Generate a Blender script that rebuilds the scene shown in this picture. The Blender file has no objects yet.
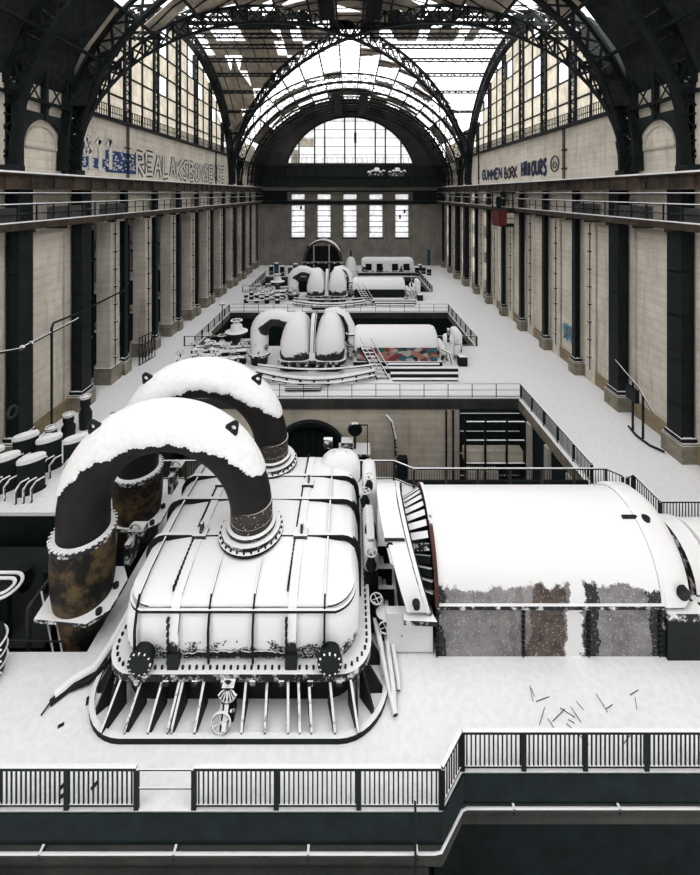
import bpy, math, random
from mathutils import Vector as V, Matrix
R = math.radians
PI = math.pi
rnd = random.Random(7)
scene = bpy.context.scene
col = scene.collection

# ------------------------------------------------------------------ materials
class NT:
    def __init__(s, name):
        s.m = bpy.data.materials.new(name); s.m.use_nodes = True
        s.t = s.m.node_tree; s.t.nodes.clear()
        s.out = s.n('ShaderNodeOutputMaterial')
    def n(s, kind, **kw):
        nd = s.t.nodes.new(kind)
        for k, v in kw.items(): setattr(nd, k, v)
        return nd
    def l(s, a, b): s.t.links.new(a, b)
    def pos(s, scale=(1, 1, 1)):
        g = s.n('ShaderNodeNewGeometry'); mp = s.n('ShaderNodeMapping')
        mp.inputs['Scale'].default_value = scale
        s.l(g.outputs['Position'], mp.inputs['Vector']); return mp.outputs[0], g
    def noise(s, vec, scale, detail=5, rough=.6):
        n = s.n('ShaderNodeTexNoise'); n.inputs['Scale'].default_value = scale
        n.inputs['Detail'].default_value = detail; n.inputs['Roughness'].default_value = rough
        s.l(vec, n.inputs['Vector']); return n.outputs[0]
    def ramp(s, fac, stops, interp='LINEAR'):
        r = s.n('ShaderNodeValToRGB'); cr = r.color_ramp; cr.interpolation = interp
        while len(cr.elements) < len(stops): cr.elements.new(.5)
        for e, (p, c) in zip(cr.elements, stops):
            e.position = p; e.color = (c[0], c[1], c[2], 1) if not isinstance(c, (int, float)) else (c, c, c, 1)
        s.l(fac, r.inputs[0]); return r.outputs[0]
    def math(s, op, a, b=None, clamp=False):
        m = s.n('ShaderNodeMath', operation=op, use_clamp=clamp)
        for i, x in enumerate((a, b)):
            if x is None: continue
            if isinstance(x, (int, float)): m.inputs[i].default_value = x
            else: s.l(x, m.inputs[i])
        return m.outputs[0]
    def mix(s, fac, a, b, blend='MIX'):
        m = s.n('ShaderNodeMix', data_type='RGBA', blend_type=blend)
        for i, x in ((0, fac), (6, a), (7, b)):
            if isinstance(x, (int, float)): m.inputs[i].default_value = x
            elif isinstance(x, tuple): m.inputs[i].default_value = (x[0], x[1], x[2], 1)
            else: s.l(x, m.inputs[i])
        return m.outputs[2]
    def bsdf(s, color, rough=.8, metal=0., height=None, bump=.3, dist=.05, spec=None):
        b = s.n('ShaderNodeBsdfPrincipled')
        for key, x in (('Base Color', color), ('Roughness', rough), ('Metallic', metal)):
            if isinstance(x, (int, float)): b.inputs[key].default_value = x
            elif isinstance(x, tuple): b.inputs[key].default_value = (x[0], x[1], x[2], 1)
            else: s.l(x, b.inputs[key])
        if spec is not None: b.inputs['Specular IOR Level'].default_value = spec
        if height is not None:
            bp = s.n('ShaderNodeBump'); bp.inputs['Strength'].default_value = bump
            bp.inputs['Distance'].default_value = dist
            s.l(height, bp.inputs['Height']); s.l(bp.outputs[0], b.inputs['Normal'])
        s.l(b.outputs[0], s.out.inputs[0]); return b

SNOW = (.88, .88, .885)

def snow_ground(name):
    n = NT(name); p, g = n.pos()
    big = n.noise(p, .35, 4); fine = n.noise(p, 5, 6)
    h = n.math('ADD', n.math('MULTIPLY', big, 1.5), n.math('MULTIPLY', fine, .35))
    c = n.ramp(fine, [(.3, (.80, .80, .81)), (.6, SNOW)])
    # small bits of grit and trodden patches
    grit = n.noise(p, 9, 2, .5); gm = n.ramp(grit, [(.735, 0.), (.76, 1.)])
    patch = n.noise(p, .5, 2); pm = n.ramp(patch, [(.5, 0.), (.62, .6)])
    f = n.math('MULTIPLY', gm, pm)
    c = n.mix(f, c, (.12, .11, .10))
    n.bsdf(c, .75, 0, h, .55, .12, .3); return n.m

def snowy(name, base, base2=None, rough=.6, metal=0., thr=.55, amp=.5, nscale=3.5, bscale=1.2, crust=0., specks=.0, bump=.5, ramp=(.35, .65)):
    """a surface with its own colour that carries settled snow wherever it faces up"""
    n = NT(name); p, g = n.pos()
    sx = n.n('ShaderNodeSeparateXYZ'); n.l(g.outputs['True Normal'] if False else g.outputs['Normal'], sx.inputs[0])
    ns = n.noise(p, nscale, 7, .68)
    v = n.math('ADD', sx.outputs[2], n.math('MULTIPLY', n.math('SUBTRACT', ns, .5), amp))
    mask = n.ramp(n.math('SUBTRACT', v, thr - .5), [(.485, 0.), (.515, 1.)])
    if specks:
        sp = n.noise(p, 14, 4, .7)
        w = n.math('ADD', n.math('MULTIPLY', sx.outputs[2], .12), sp)
        sm = n.ramp(w, [(.66 - specks, 0.), (.70 - specks, 1.)])
        mask = n.math('MAXIMUM', mask, sm)
    bn = n.noise(p, bscale, 8, .7)
    b2 = base2 or tuple(c * .55 for c in base)
    bc = n.ramp(bn, [(ramp[0], b2), (ramp[1], base)])
    c = n.mix(mask, bc, SNOW)
    h = n.math('ADD', n.math('MULTIPLY', mask, .8), n.math('MULTIPLY', n.noise(p, 11, 5), .35))
    rg = n.mix(mask, (rough,) * 3, (.75,) * 3)
    n.bsdf(c, rg, 0, h, bump, .04, .14); return n.m

def wall_mat(name, light, dark, stain, board=.0, brick=False, streak=.5):
    n = NT(name); p, g = n.pos()
    a = n.noise(p, .45, 7, .65)
    pv, _ = n.pos((1, 1, .12)); st = n.noise(pv, 2.2, 6, .65)
    ph, _ = n.pos((.12, .12, 1)); hz = n.noise(ph, 3.5, 5, .7)
    c = n.ramp(a, [(.3, dark), (.62, light)])
    c = n.mix(n.ramp(st, [(.52, 0.), (.75, streak)]), c, stain)
    c = n.mix(n.ramp(hz, [(.52, 0.), (.8, .28)]), c, stain, 'MULTIPLY')
    pb, _ = n.pos((1, 1, 1))
    w = n.n('ShaderNodeTexWave', wave_type='BANDS', bands_direction='Z')
    w.inputs['Scale'].default_value = .55; w.inputs['Distortion'].default_value = .6; n.l(pb, w.inputs[0])
    lines = n.ramp(w.outputs[1], [(.0, .8), (.08, 1.)])
    c = n.mix(.6, c, lines, 'MULTIPLY')
    if brick:
        fine = n.noise(p, 6, 3, .8); c = n.mix(n.ramp(fine, [(.4, 0.), (.7, .5)]), c, stain)
    n.bsdf(c, .9, 0, n.math('ADD', n.noise(p, 8, 5), w.outputs[1]), .25, .03, .2); return n.m

def plain(name, c, c2=None, rough=.7, scale=2., metal=0.):
    n = NT(name); p, g = n.pos(); a = n.noise(p, scale, 6)
    n.bsdf(n.ramp(a, [(.35, c2 or tuple(x * .6 for x in c)), (.65, c)]), rough, metal, n.noise(p, 12, 4), .2, .02, .25); return n.m

M = {}
M['snow'] = snow_ground('settled_snow')
M['steel'] = snowy('snowy_dark_steel', (.011, .016, .018), (.005, .008, .009), thr=.62, amp=.35)
M['truss'] = snowy('roof_steel', (.010, .013, .014), (.004, .006, .0065), thr=.8, amp=.7, nscale=1.3)
M['column'] = plain('black_column_paint', (.0075, .0125, .014), (.003, .0055, .0065), .6)
M['pipe'] = snowy('brown_pipe_iron', (.015, .013, .0115), (.007, .0065, .006), thr=.55, amp=.2, nscale=4.5, bump=.7)
M['piperust'] = snowy('rusty_casing_iron', (.11, .075, .036), (.010, .010, .009), thr=.8, amp=.3, bscale=1.1, ramp=(.47, .60))
M['crust'] = snowy('snow_flecked_iron', (.05, .042, .036), (.03, .026, .022), thr=.55, amp=.5, specks=.04)
M['hood'] = snowy('snow_covered_casing', (.03, .03, .03), (.012, .014, .015), thr=-.14, amp=.95, nscale=2.6, specks=.16)
M['hoodtop'] = snowy('snow_laden_casing', (.03, .03, .03), (.012, .014, .015), thr=.02, amp=.3)
M['rib'] = snowy('casing_rib_iron', (.008, .010, .011), thr=.80, amp=.12)
M['gen'] = snowy('snow_laden_generator', (.16, .16, .16), (.05, .045, .045), thr=.30, amp=.45, nscale=1.7)
M['concrete'] = snowy('snowy_concrete', (.30, .27, .21), (.13, .115, .09), thr=.8, amp=.4)
M['wall'] = wall_mat('pale_render_wall', (.74, .685, .59), (.56, .51, .43), (.26, .22, .165))
M['pillar'] = wall_mat('weathered_concrete_pillar', (.58, .54, .47), (.38, .35, .30), (.18, .155, .125))
M['dado'] = wall_mat('brown_dado', (.34, .27, .17), (.20, .16, .10), (.08, .06, .04))
M['endwall'] = wall_mat('grey_brick_end_wall', (.30, .275, .24), (.19, .175, .155), (.06, .055, .05), brick=True)
M['endup'] = wall_mat('dark_upper_wall', (.05, .047, .043), (.025, .025, .024), (.02, .018, .016))  # much darker base colour than the lower end wall
M['pitwall'] = wall_mat('brown_pit_wall', (.66, .59, .49), (.46, .41, .335), (.2, .17, .135))
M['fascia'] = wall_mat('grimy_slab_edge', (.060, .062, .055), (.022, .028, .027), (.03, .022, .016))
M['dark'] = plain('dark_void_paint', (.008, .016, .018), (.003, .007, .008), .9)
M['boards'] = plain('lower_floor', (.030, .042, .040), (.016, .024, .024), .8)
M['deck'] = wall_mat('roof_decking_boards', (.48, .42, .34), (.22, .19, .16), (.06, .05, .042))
M['deckdark'] = plain('dark_roof_boards', (.018, .020, .020), (.006, .008, .008), .9)  # near-black base colour for the near roof boards and catwalks
M['red'] = plain('faded_red_paint', (.16, .025, .022), (.05, .012, .012), .7)
M['blue'] = plain('blue_drum_paint', (.02, .10, .14), (.01, .03, .05), .6)
M['lens'] = plain('dark_window', (.004, .008, .012), None, .3)
M['sprayblack'] = plain('black_spray_paint', (.05, .05, .055), (.03, .03, .03), .8)
M['sprayblue'] = plain('blue_spray_paint', (.03, .07, .20), (.02, .04, .12), .8)
M['sprayteal'] = plain('turquoise_spray_paint', (.03, .42, .62), (.02, .3, .5), .8)
M['spraywhite'] = plain('white_spray_paint', (.72, .70, .66), (.6, .58, .53), .8)
M['graffiti'] = None

def gen_panel(blanket=False):
    """flank of the generator: grey plates, rust and bare black patches under frost"""
    n = NT('frosted_rusty_plate'); p, g = n.pos()
    big = n.noise(p, .62, 3, .5); a = n.noise(p, 1.4, 8, .7)
    c = n.ramp(a, [(.35, (.15, .14, .145)), (.6, (.30, .285, .29))])
    sx = n.n('ShaderNodeSeparateXYZ'); n.l(g.outputs['Position'], sx.inputs[0])
    u = n.math('ADD', n.math('MULTIPLY', n.math('SUBTRACT', sx.outputs[0], 2.8), 1 / 7.3), n.math('MULTIPLY', n.math('SUBTRACT', n.noise(p, 1.3, 5, .6), .5), .14))
    rust = n.ramp(a, [(.4, (.05, .036, .03)), (.62, (.15, .11, .085))])
    isr = n.ramp(u, [(0, 0.), (.33, .45), (.36, 0.), (.405, 1.), (.565, 0.)], 'CONSTANT')
    c = n.mix(isr, c, rust)
    c = n.mix(n.ramp(u, [(0, 1.), (.03, 0.), (.645, 1.), (.72, 0.), (.93, 1.)], 'CONSTANT'), c, (.010, .011, .012))
    c = n.mix(n.ramp(u, [(0, 0.), (.575, 1.), (.64, 0.)], 'CONSTANT'), c, SNOW)
    c = n.mix(n.ramp(n.noise(p, 17, 4, .75), [(.60, 0.), (.66, .8)]), c, SNOW)
    if blanket:
        sn = n.n('ShaderNodeSeparateXYZ'); n.l(g.outputs['Normal'], sn.inputs[0])
        q = n.math('ADD', n.math('MULTIPLY', n.math('SUBTRACT', n.noise(p, .75, 2, .5), .5), .55), n.math('MULTIPLY', n.math('SUBTRACT', n.noise(p, 5, 5, .65), .5), .25))
        mk = n.ramp(n.math('ADD', n.math('ADD', sn.outputs[2], q), .26), [(.485, 0.), (.515, 1.)])
        c = n.mix(mk, c, SNOW); a = n.math('ADD', n.math('MULTIPLY', mk, .9), n.math('MULTIPLY', a, .4))
    n.bsdf(c, .7, 0, a, .3, .03); return n.m
M['panel'] = gen_panel(); M['gen'] = gen_panel(True)

def graf_mat():
    n = NT('bright_spray_paint'); p, g = n.pos((1, 1, 1.6))
    v = n.n('ShaderNodeTexVoronoi'); v.inputs['Scale'].default_value = 1.9; n.l(p, v.inputs['Vector'])
    s = n.n('ShaderNodeSeparateColor'); n.l(v.outputs['Color'], s.inputs[0])
    c = n.ramp(s.outputs[0], [(0, (.20, .03, .03)), (.2, (.02, .12, .10)), (.38, (.45, .42, .40)), (.55, (.03, .12, .16)), (.7, (.02, .02, .02)), (.85, (.42, .18, .14))], 'CONSTANT')
    n.bsdf(c, .7); return n.m
M['graffiti'] = graf_mat()

def pane_mat(name, tint, alpha_holes=.0):
    n = NT(name); p, g = n.pos()
    a = n.noise(p, 1.1, 6, .7)
    pv, _ = n.pos((1, 1, .15)); st = n.noise(pv, 4, 5, .7)
    c = n.ramp(n.math('MULTIPLY', n.math('ADD', a, st), .5), [(.35, tuple(x * .62 for x in tint)), (.6, tint)])
    d = n.n('ShaderNodeBsdfDiffuse'); t = n.n('ShaderNodeBsdfTranslucent')
    n.l(c, d.inputs[0]); n.l(c, t.inputs[0])
    m = n.n('ShaderNodeMixShader'); m.inputs[0].default_value = .75
    n.l(d.outputs[0], m.inputs[1]); n.l(t.outputs[0], m.inputs[2]); n.l(m.outputs[0], n.out.inputs[0])
    return n.m
M['pane'] = pane_mat('grimy_frosted_glass', (.78, .74, .66))
M['panewhite'] = pane_mat('frosted_glass', (.93, .93, .93))

# ------------------------------------------------------------------ mesh building
ORIG = {}
class MB:
    def __init__(s): s.v = []; s.f = []
    def add(s, vs, fs):
        o = len(s.v); s.v += [tuple(x) for x in vs]; s.f += [tuple(i + o for i in f) for f in fs]; return s
    def box(s, x0, x1, y0, y1, z0, z1):
        return s.add([(x, y, z) for z in (z0, z1) for y in (y0, y1) for x in (x0, x1)],
                     [(0, 2, 3, 1), (4, 5, 7, 6), (0, 1, 5, 4), (2, 6, 7, 3), (0, 4, 6, 2), (1, 3, 7, 5)])
    def beam(s, a, b, w, h, up=(0, 0, 1)):
        a = V(a); b = V(b); d = b - a
        if d.length < 1e-6: return s
        d.normalize(); up = V(up)
        if abs(d.dot(up)) > .98: up = V((0, 1, 0)) if abs(d.y) < .9 else V((1, 0, 0))
        sx = d.cross(up).normalized() * (w / 2); sz = sx.cross(d).normalized() * (h / 2)
        vs = [p + i * sx + j * sz for p in (a, b) for i, j in ((-1, -1), (1, -1), (1, 1), (-1, 1))]
        return s.add(vs, [(0, 3, 2, 1), (4, 5, 6, 7), (0, 1, 5, 4), (1, 2, 6, 5), (2, 3, 7, 6), (3, 0, 4, 7)])
    def path(s, pts, w, h, up=(0, 0, 1)):
        for a, b in zip(pts, pts[1:]): s.beam(a, b, w, h, up)
        return s
    def sweep(s, pts, prof, up, closed=False):
        """sweep a 2-D profile (side, up) along a path; up is a function or vector"""
        pts = [V(p) for p in pts]; n = len(pts); k = len(prof); rings = []
        for i, p in enumerate(pts):
            a = pts[i - 1] if (i or closed) else p; b = pts[(i + 1) % n] if (i < n - 1 or closed) else p
            d = (b - a).normalized(); u = V(up[i] if isinstance(up, list) else up)
            sd = d.cross(u).normalized(); uu = sd.cross(d).normalized()
            rings.append([p + sd * q[0] + uu * q[1] for q in prof])
        return s.loft(rings, closed)
    def loft(s, rings, closed=False, cap=True, capA=None, capB=None):
        k = len(rings[0]); n = len(rings); vs = [p for r in rings for p in r]; fs = []
        for i in range(n if closed else n - 1):
            j = (i + 1) % n
            for q in range(k):
                w = (q + 1) % k; fs.append((i * k + q, i * k + w, j * k + w, j * k + q))
        if not closed and cap:
            if capA is not False: fs.append(tuple(range(k))[::-1])
            if capB is not False: fs.append(tuple((n - 1) * k + q for q in range(k)))
        return s.add(vs, fs)
    def tube(s, pts, r, n=10, closed=False):
        pts = [V(p) for p in pts]; m = len(pts); rr = r if isinstance(r, (list, tuple)) else [r] * m
        rings = []; ref = None
        for i, p in enumerate(pts):
            a = pts[i - 1] if (i or closed) else p; b = pts[(i + 1) % m] if (i < m - 1 or closed) else p
            d = (b - a).normalized()
            if ref is None: ref = V((0, 0, 1)) if abs(d.z) < .9 else V((1, 0, 0))
            sx = d.cross(ref).normalized(); ref = sx.cross(d).normalized()
            rings.append([p + (sx * math.cos(2 * PI * q / n) + ref * math.sin(2 * PI * q / n)) * rr[i] for q in range(n)])
        return s.loft(rings, closed)
    def cyl(s, a, b, r, n=16, r2=None): return s.tube([a, b], [r, r if r2 is None else r2], n)
    def lathe(s, prof, o=(0, 0, 0), axis='z', n=24, a0=0, a1=2 * PI):
        """prof: list of (radius, height); around axis through o"""
        full = abs(a1 - a0 - 2 * PI) < 1e-6; m = n if full else n + 1; rings = []
        for r, h in prof:
            ring = []
            for q in range(m):
                t = a0 + (a1 - a0) * q / n; c, d = math.cos(t) * r, math.sin(t) * r
                ring.append({'z': (o[0] + c, o[1] + d, o[2] + h), 'x': (o[0] + h, o[1] + c, o[2] + d), 'y': (o[0] + c, o[1] + h, o[2] + d)}[axis])
            rings.append(ring)
        vs = [p for r in rings for p in r]; fs = []
        for i in range(len(rings) - 1):
            for q in range(m if full else m - 1):
                w = (q + 1) % m; fs.append((i * m + q, i * m + w, (i + 1) * m + w, (i + 1) * m + q))
        if full: fs += [tuple(range(m))[::-1], tuple((len(rings) - 1) * m + q for q in range(m))]
        return s.add(vs, fs)
    def torus(s, o, Rr, r, axis='z', n=24, k=8, a0=0, a1=2 * PI):
        pts = []
        full = abs(a1 - a0 - 2 * PI) < 1e-6
        for q in range(n if full else n + 1):
            t = a0 + (a1 - a0) * q / n; c, d = math.cos(t) * Rr, math.sin(t) * Rr
            pts.append({'z': (o[0] + c, o[1] + d, o[2]), 'x': (o[0], o[1] + c, o[2] + d), 'y': (o[0] + c, o[1], o[2] + d)}[axis])
        return s.tube(pts, r, k, full)
    def prism(s, poly, z0, z1):
        n = len(poly); return s.loft([[(x, y, z0) for x, y in poly], [(x, y, z1) for x, y in poly]])
    def plate(s, poly3, off):
        off = V(off); return s.loft([[V(p) for p in poly3], [V(p) + off for p in poly3]])
    def sphere(s, o, r, sc=(1, 1, 1), n=14, k=8, low=-1.):
        rings = []
        for i in range(k + 1):
            t = math.asin(low) + (PI / 2 - math.asin(low)) * i / k if low > -1 else -PI / 2 + PI * i / k
            rr = max(math.cos(t), .02) * r
            rings.append([(o[0] + rr * sc[0] * math.cos(2 * PI * q / n), o[1] + rr * sc[1] * math.sin(2 * PI * q / n), o[2] + r * sc[2] * math.sin(t)) for q in range(n)])
        return s.loft(rings)
    def build(s, name, mat, parent=None, smooth=None, loc=None):
        me = bpy.data.meshes.new(name)
        o0 = V(ORIG.get(parent.name, (0, 0, 0))) if parent else V((0, 0, 0))
        if loc is not None: o0 = V(loc)
        me.from_pydata([tuple(V(p) - o0) for p in s.v], [], s.f); me.update()
        import bmesh
        bm = bmesh.new(); bm.from_mesh(me); bmesh.ops.recalc_face_normals(bm, faces=bm.faces); bm.to_mesh(me); bm.free()
        if smooth:
            me.shade_smooth(); me.set_sharp_from_angle(angle=R(smooth))
        me.materials.append(mat)
        o = bpy.data.objects.new(name, me); col.objects.link(o)
        if parent: o.parent = parent; ORIG[o.name] = tuple(o0)
        if loc is not None:
            o.location = loc if not parent else V(loc) - V(ORIG[parent.name])
            ORIG[o.name] = tuple(loc)
        return o

def tag(o, label, cat, group=None):
    o['label'] = label; o['category'] = cat
    if group: o['group'] = group
    return o
def thing(name, loc, label, cat, group=None):
    o = bpy.data.objects.new(name, None); col.objects.link(o); o.location = loc; o.empty_display_size = .2
    ORIG[o.name] = tuple(loc); return tag(o, label, cat, group)
def struct(mb, name, mat, smooth=None):
    o = mb.build(name, mat, None, smooth); o['kind'] = 'structure'; return o
def copy_tree(o, loc, label=None, parent=None):
    c = o.copy(); col.objects.link(c)
    if parent is None:
        c.location = loc
        if label: c['label'] = label
    else: c.parent = parent
    for ch in list(o.children): copy_tree(ch, None, None, c)
    return c
def ordinal(k): return ['first', 'second', 'third', 'fourth', 'fifth', 'sixth', 'seventh', 'eighth', 'ninth', 'tenth', 'eleventh', 'twelfth', 'thirteenth', 'fourteenth', 'fifteenth', 'sixteenth'][k]

# ------------------------------------------------------------------ camera, light
cd = bpy.data.cameras.new('camera'); cam = bpy.data.objects.new('camera', cd); col.objects.link(cam)
F = 410.
cam.location = (0, 0, 15); cam.rotation_euler = (R(90), 0, 0)
cd.sensor_fit = 'HORIZONTAL'; cd.sensor_width = 36; cd.lens = F / 700 * 36
cd.shift_y = -(437.5 - 193) / 700; cd.clip_end = 500; cd.clip_start = .1
scene.camera = cam
w = bpy.data.worlds.new('overcast_sky'); scene.world = w; w.use_nodes = True
nt = w.node_tree; bg = nt.nodes['Background']
bg.inputs[0].default_value = (.985, .99, 1, 1); bg.inputs[1].default_value = 1.0
scene.view_settings.view_transform = 'Standard'; scene.view_settings.look = 'None'
scene.view_settings.gamma = 1; scene.view_settings.use_curve_mapping = False
scene.view_settings.exposure = 1.6
# ------------------------------------------------------------------ the building shell
BAY = 5.4
YK = [23.4 + BAY * k for k in range(-3, 12)]          # column lines; index 3 is the first seen
Y0 = 23.4
def yk(k): return Y0 + BAY * k
YEND = 85.

def slab(name, rects, mat, z0, z1):
    mb = MB()
    for r in rects: mb.box(*r, z0, z1)
    return struct(mb, name, mat)
# turbine deck: floor pieces around three big pits and the small one at left
deck = MB()
def dk(poly): deck.prism(poly, -.55, 0)
EDGE_L, EDGE_R = 9.95, 10.62
dk([(-19.5, EDGE_L), (2.24, EDGE_L), (2.9, EDGE_R), (19.5, EDGE_R), (19.5, 13.4), (-19.5, 13.4)])
dk([(-8.6, 13.4), (19.5, 13.4), (19.5, 20.9), (3.3, 20.9), (2.3, 21.5), (-8.6, 21.5)])
dk([(-19.5, 17.6), (-8.6, 17.6), (-8.6, 21.5), (-19.5, 21.5)])
PX0, PX1 = -15.2, 12.4
dk([(-19.5, 21.5), (PX0 + 3, 21.5), (PX0 + 3, 30), (-19.5, 30)])
dk([(PX1, 20.9), (19.5, 20.9), (19.5, 30), (PX1, 30)])
for a, b, c in ((30, 40.2, 51.6), (51.6, 62, 73.4), (73.4, YEND, None)):
    dk([(-19.5, a), (19.5, a), (19.5, b), (-19.5, b)])
    if c:
        dk([(-19.5, b), (PX0, b), (PX0, c), (-19.5, c)]); dk([(PX1, b), (19.5, b), (19.5, c), (PX1, c)])
struct(deck, 'floor', M['snow'])
# edges and walls of the pits
pw = MB()
def pitwall(x0, x1, y0, y1, depth=-7):
    pw.box(x0 - .5, x0 - .02, y0 - .1, y1 + .4, depth, -.56); pw.box(x1 + .02, x1 + .5, y0 - .1, y1 + .4, depth, -.56)
    pw.box(x0, x1, y0 - .5, y0 - .05, depth, -.56)
for a, b in ((21.5, 30), (40.2, 51.6), (62, 73.4)):
    x0 = PX0 + (3 if a < 25 else 0)
    pitwall(x0, PX1, a, b)
pitwall(-19.4, -8.6, 13.4, 17.6)
pw.box(-8.55, -8.5, 13.4, 17.6, -7, -.6)
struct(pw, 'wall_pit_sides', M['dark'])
for a, b in ((21.5, 30), (40.2, 51.6), (62, 73.4)):
    x0 = PX0 + (3 if a < 25 else 0)
    pb = MB().box(x0, PX1, b + .02, b + .5, -7, -.56)
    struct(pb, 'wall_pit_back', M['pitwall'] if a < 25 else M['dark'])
    fa = MB().box(x0, PX1, b - .12, b - .0, -.75, -.04)
    struct(fa, 'trim_1', M['fascia'])
    fs = MB().box(x0 - .02, x0 + .12, a, b - .12, -.75, -.04); fs.box(PX1 - .12, PX1 + .02, a, b - .12, -.75, -.04)
    struct(fs, 'trim_2', M['concrete'])
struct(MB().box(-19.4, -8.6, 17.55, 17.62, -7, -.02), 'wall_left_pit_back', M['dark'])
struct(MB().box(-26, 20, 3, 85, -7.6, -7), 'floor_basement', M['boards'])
struct(MB().prism([(-19.5, EDGE_L - .04), (2.25, EDGE_L - .04), (2.93, EDGE_R - .04), (19.5, EDGE_R - .04), (19.5, EDGE_R - .01), (2.9, EDGE_R - .01), (2.22, EDGE_L - .01), (-19.5, EDGE_L - .01)], -.76, -.015), 'trim_13', M['dark'])
struct(MB().box(-12.1, PX1, 21.35, 21.49, -.6, -.02), 'trim_14', M['dark'])
# foreground slab edge and the level below the camera
fe = MB()
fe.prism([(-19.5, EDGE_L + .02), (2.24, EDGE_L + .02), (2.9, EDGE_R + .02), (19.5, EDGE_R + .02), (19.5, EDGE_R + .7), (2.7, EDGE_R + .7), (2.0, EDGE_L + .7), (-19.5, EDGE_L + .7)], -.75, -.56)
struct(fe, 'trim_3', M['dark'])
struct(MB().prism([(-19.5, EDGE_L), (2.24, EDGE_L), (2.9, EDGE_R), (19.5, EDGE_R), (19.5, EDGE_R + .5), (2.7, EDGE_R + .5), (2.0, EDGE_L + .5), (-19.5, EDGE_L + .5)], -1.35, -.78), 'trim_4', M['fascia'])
lw = MB()
for y0, x0, x1 in ((9.75, -19.5, 1.9),):
    lw.box(x0, x1, y0, y0 + .3, -1.62, -1.38)
    lw.box(x0, x1, y0 - .5, y0 + .3, -7, -1.66)
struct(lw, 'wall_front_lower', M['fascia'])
bd = MB()
for i in range(24):
    bd.box(2.6 + i * .84, 3.38 + i * .84, 3.5, 11.2, -6.4, -6.28)
    bd.box(3.40 + i * .84, 3.42 + i * .84, 3.5, 11.2, -6.36, -6.25)
struct(bd, 'floor_lower_boards', M['boards'])
struct(MB().box(2.3, 19.5, 11.25, 11.6, -7, -1.4), 'wall_lower_back', M['dark'])

# side walls
def panelled(side):
    s = 1 if side == 'right' else -1
    X = 19.35 * s
    mb = MB()
    def bx(xa, xb, *r): mb.box(min(xa * s, xb * s), max(xa * s, xb * s), *r)
    ya = 2.
    if side == 'right':
        bx(19.35, 20.4, ya, 58.5, -.02, 16)
        for k in range(7, 12):           # broken openings in the far bays
            y = yk(k) - .2
            bx(19.35, 20.4, y - BAY + .6, y - 3.6, 0, 16); bx(19.35, 20.4, y - 1.6, y + .6, 0, 16)
            for z in (0, 5.0, 8.6, 12.2): bx(19.35, 20.4, y - 3.6, y - 1.6, z, z + (1.6 if z else 2.6))
            bx(19.35, 20.4, y - 3.6, y - 1.6, 15, 16)
        bx(19.35, 20.4, yk(11), YEND, 0, 16)
    else:
        bx(19.35, 20.4, ya, yk(1) + .6, -.02, 16)
        bx(19.35, 20.4, yk(1), YEND, 13.2, 16)
        for k in range(2, 12): pass
    struct(mb, 'wall_' + side, M['wall'])
    # clerestory wall with the painted band, above the crane rail
    cb = MB()
    def cx(xa, xb, *r): cb.box(min(xa * s, xb * s), max(xa * s, xb * s), *r)
    cx(19.7, 20.5, yk(1) - .2, yk(8) + .6, 16, 20.9)
    cx(19.7, 20.5, ya, yk(1) - .2, 16, 24.5); cx(19.7, 20.5, yk(8) + .6, YEND, 16, 24.5)
    struct(cb, 'wall_clerestory_' + side, M['wall'])
    lg = MB(); lg.box(min(19.25 * s, 20.5 * s), max(19.25 * s, 20.5 * s), yk(1) + .3, yk(8) + .2, 20.9, 21.15)
    struct(lg, 'trim_5' if s > 0 else 'trim_6', snowled)
    # dado and pilaster strips
    tr = MB()
    if side == 'right': tr.box(19.2, 19.36, ya, YEND, 0, .95)
    else: tr.box(-19.36, -19.2, ya, yk(1), 0, .95)
    struct(tr, 'baseboard_' + side, M['dado'])
snowled = M['steel']
panelled('right'); panelled('left')
# panel frames in relief on the walls
pf = MB()
for s, ks in ((1, range(-2, 9)), (-1, range(-2, 1))):
    for k in ks:
        ya, yb = yk(k) + .85, yk(k + 1) - 2.1
        if k in (-1, 0): yb = yk(k + 1) - 1.2
        for y in (ya, yb): pf.box(min(19.27 * s, 19.36 * s), max(19.27 * s, 19.36 * s), y, y + .14, .95, 12.6)
        pf.box(min(19.27 * s, 19.36 * s), max(19.27 * s, 19.36 * s), ya, yb + .14, 12.4, 12.6)
struct(pf, 'trim_7', M['pillar'])
# end wall with its tall windows
ew = MB(); WX = [-10.8, -5.4, 0, 5.4, 10.8]; hw = 1.42
xs = [-22.] + [v for c in WX for v in (c - hw, c + hw)] + [22.]
for i in range(0, len(xs), 2): ew.box(xs[i], xs[i + 1], YEND, YEND + .9, 0, 16.2)
for c in WX:
    for z0, z1 in ((0, 5.7), (12.5, 13.6), (14.8, 16.2)): ew.box(c - hw, c + hw, YEND, YEND + .9, z0, z1)
struct(ew, 'wall_end', M['endwall'])
pl = MB()
for x in (-17.2, -13.5, -8.1, -2.7, 2.7, 8.1, 13.5, 17.2): pl.box(x - .55, x + .55, YEND - .25, YEND, 0, 13.4)
struct(pl, 'trim_8', M['endwall'])
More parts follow.
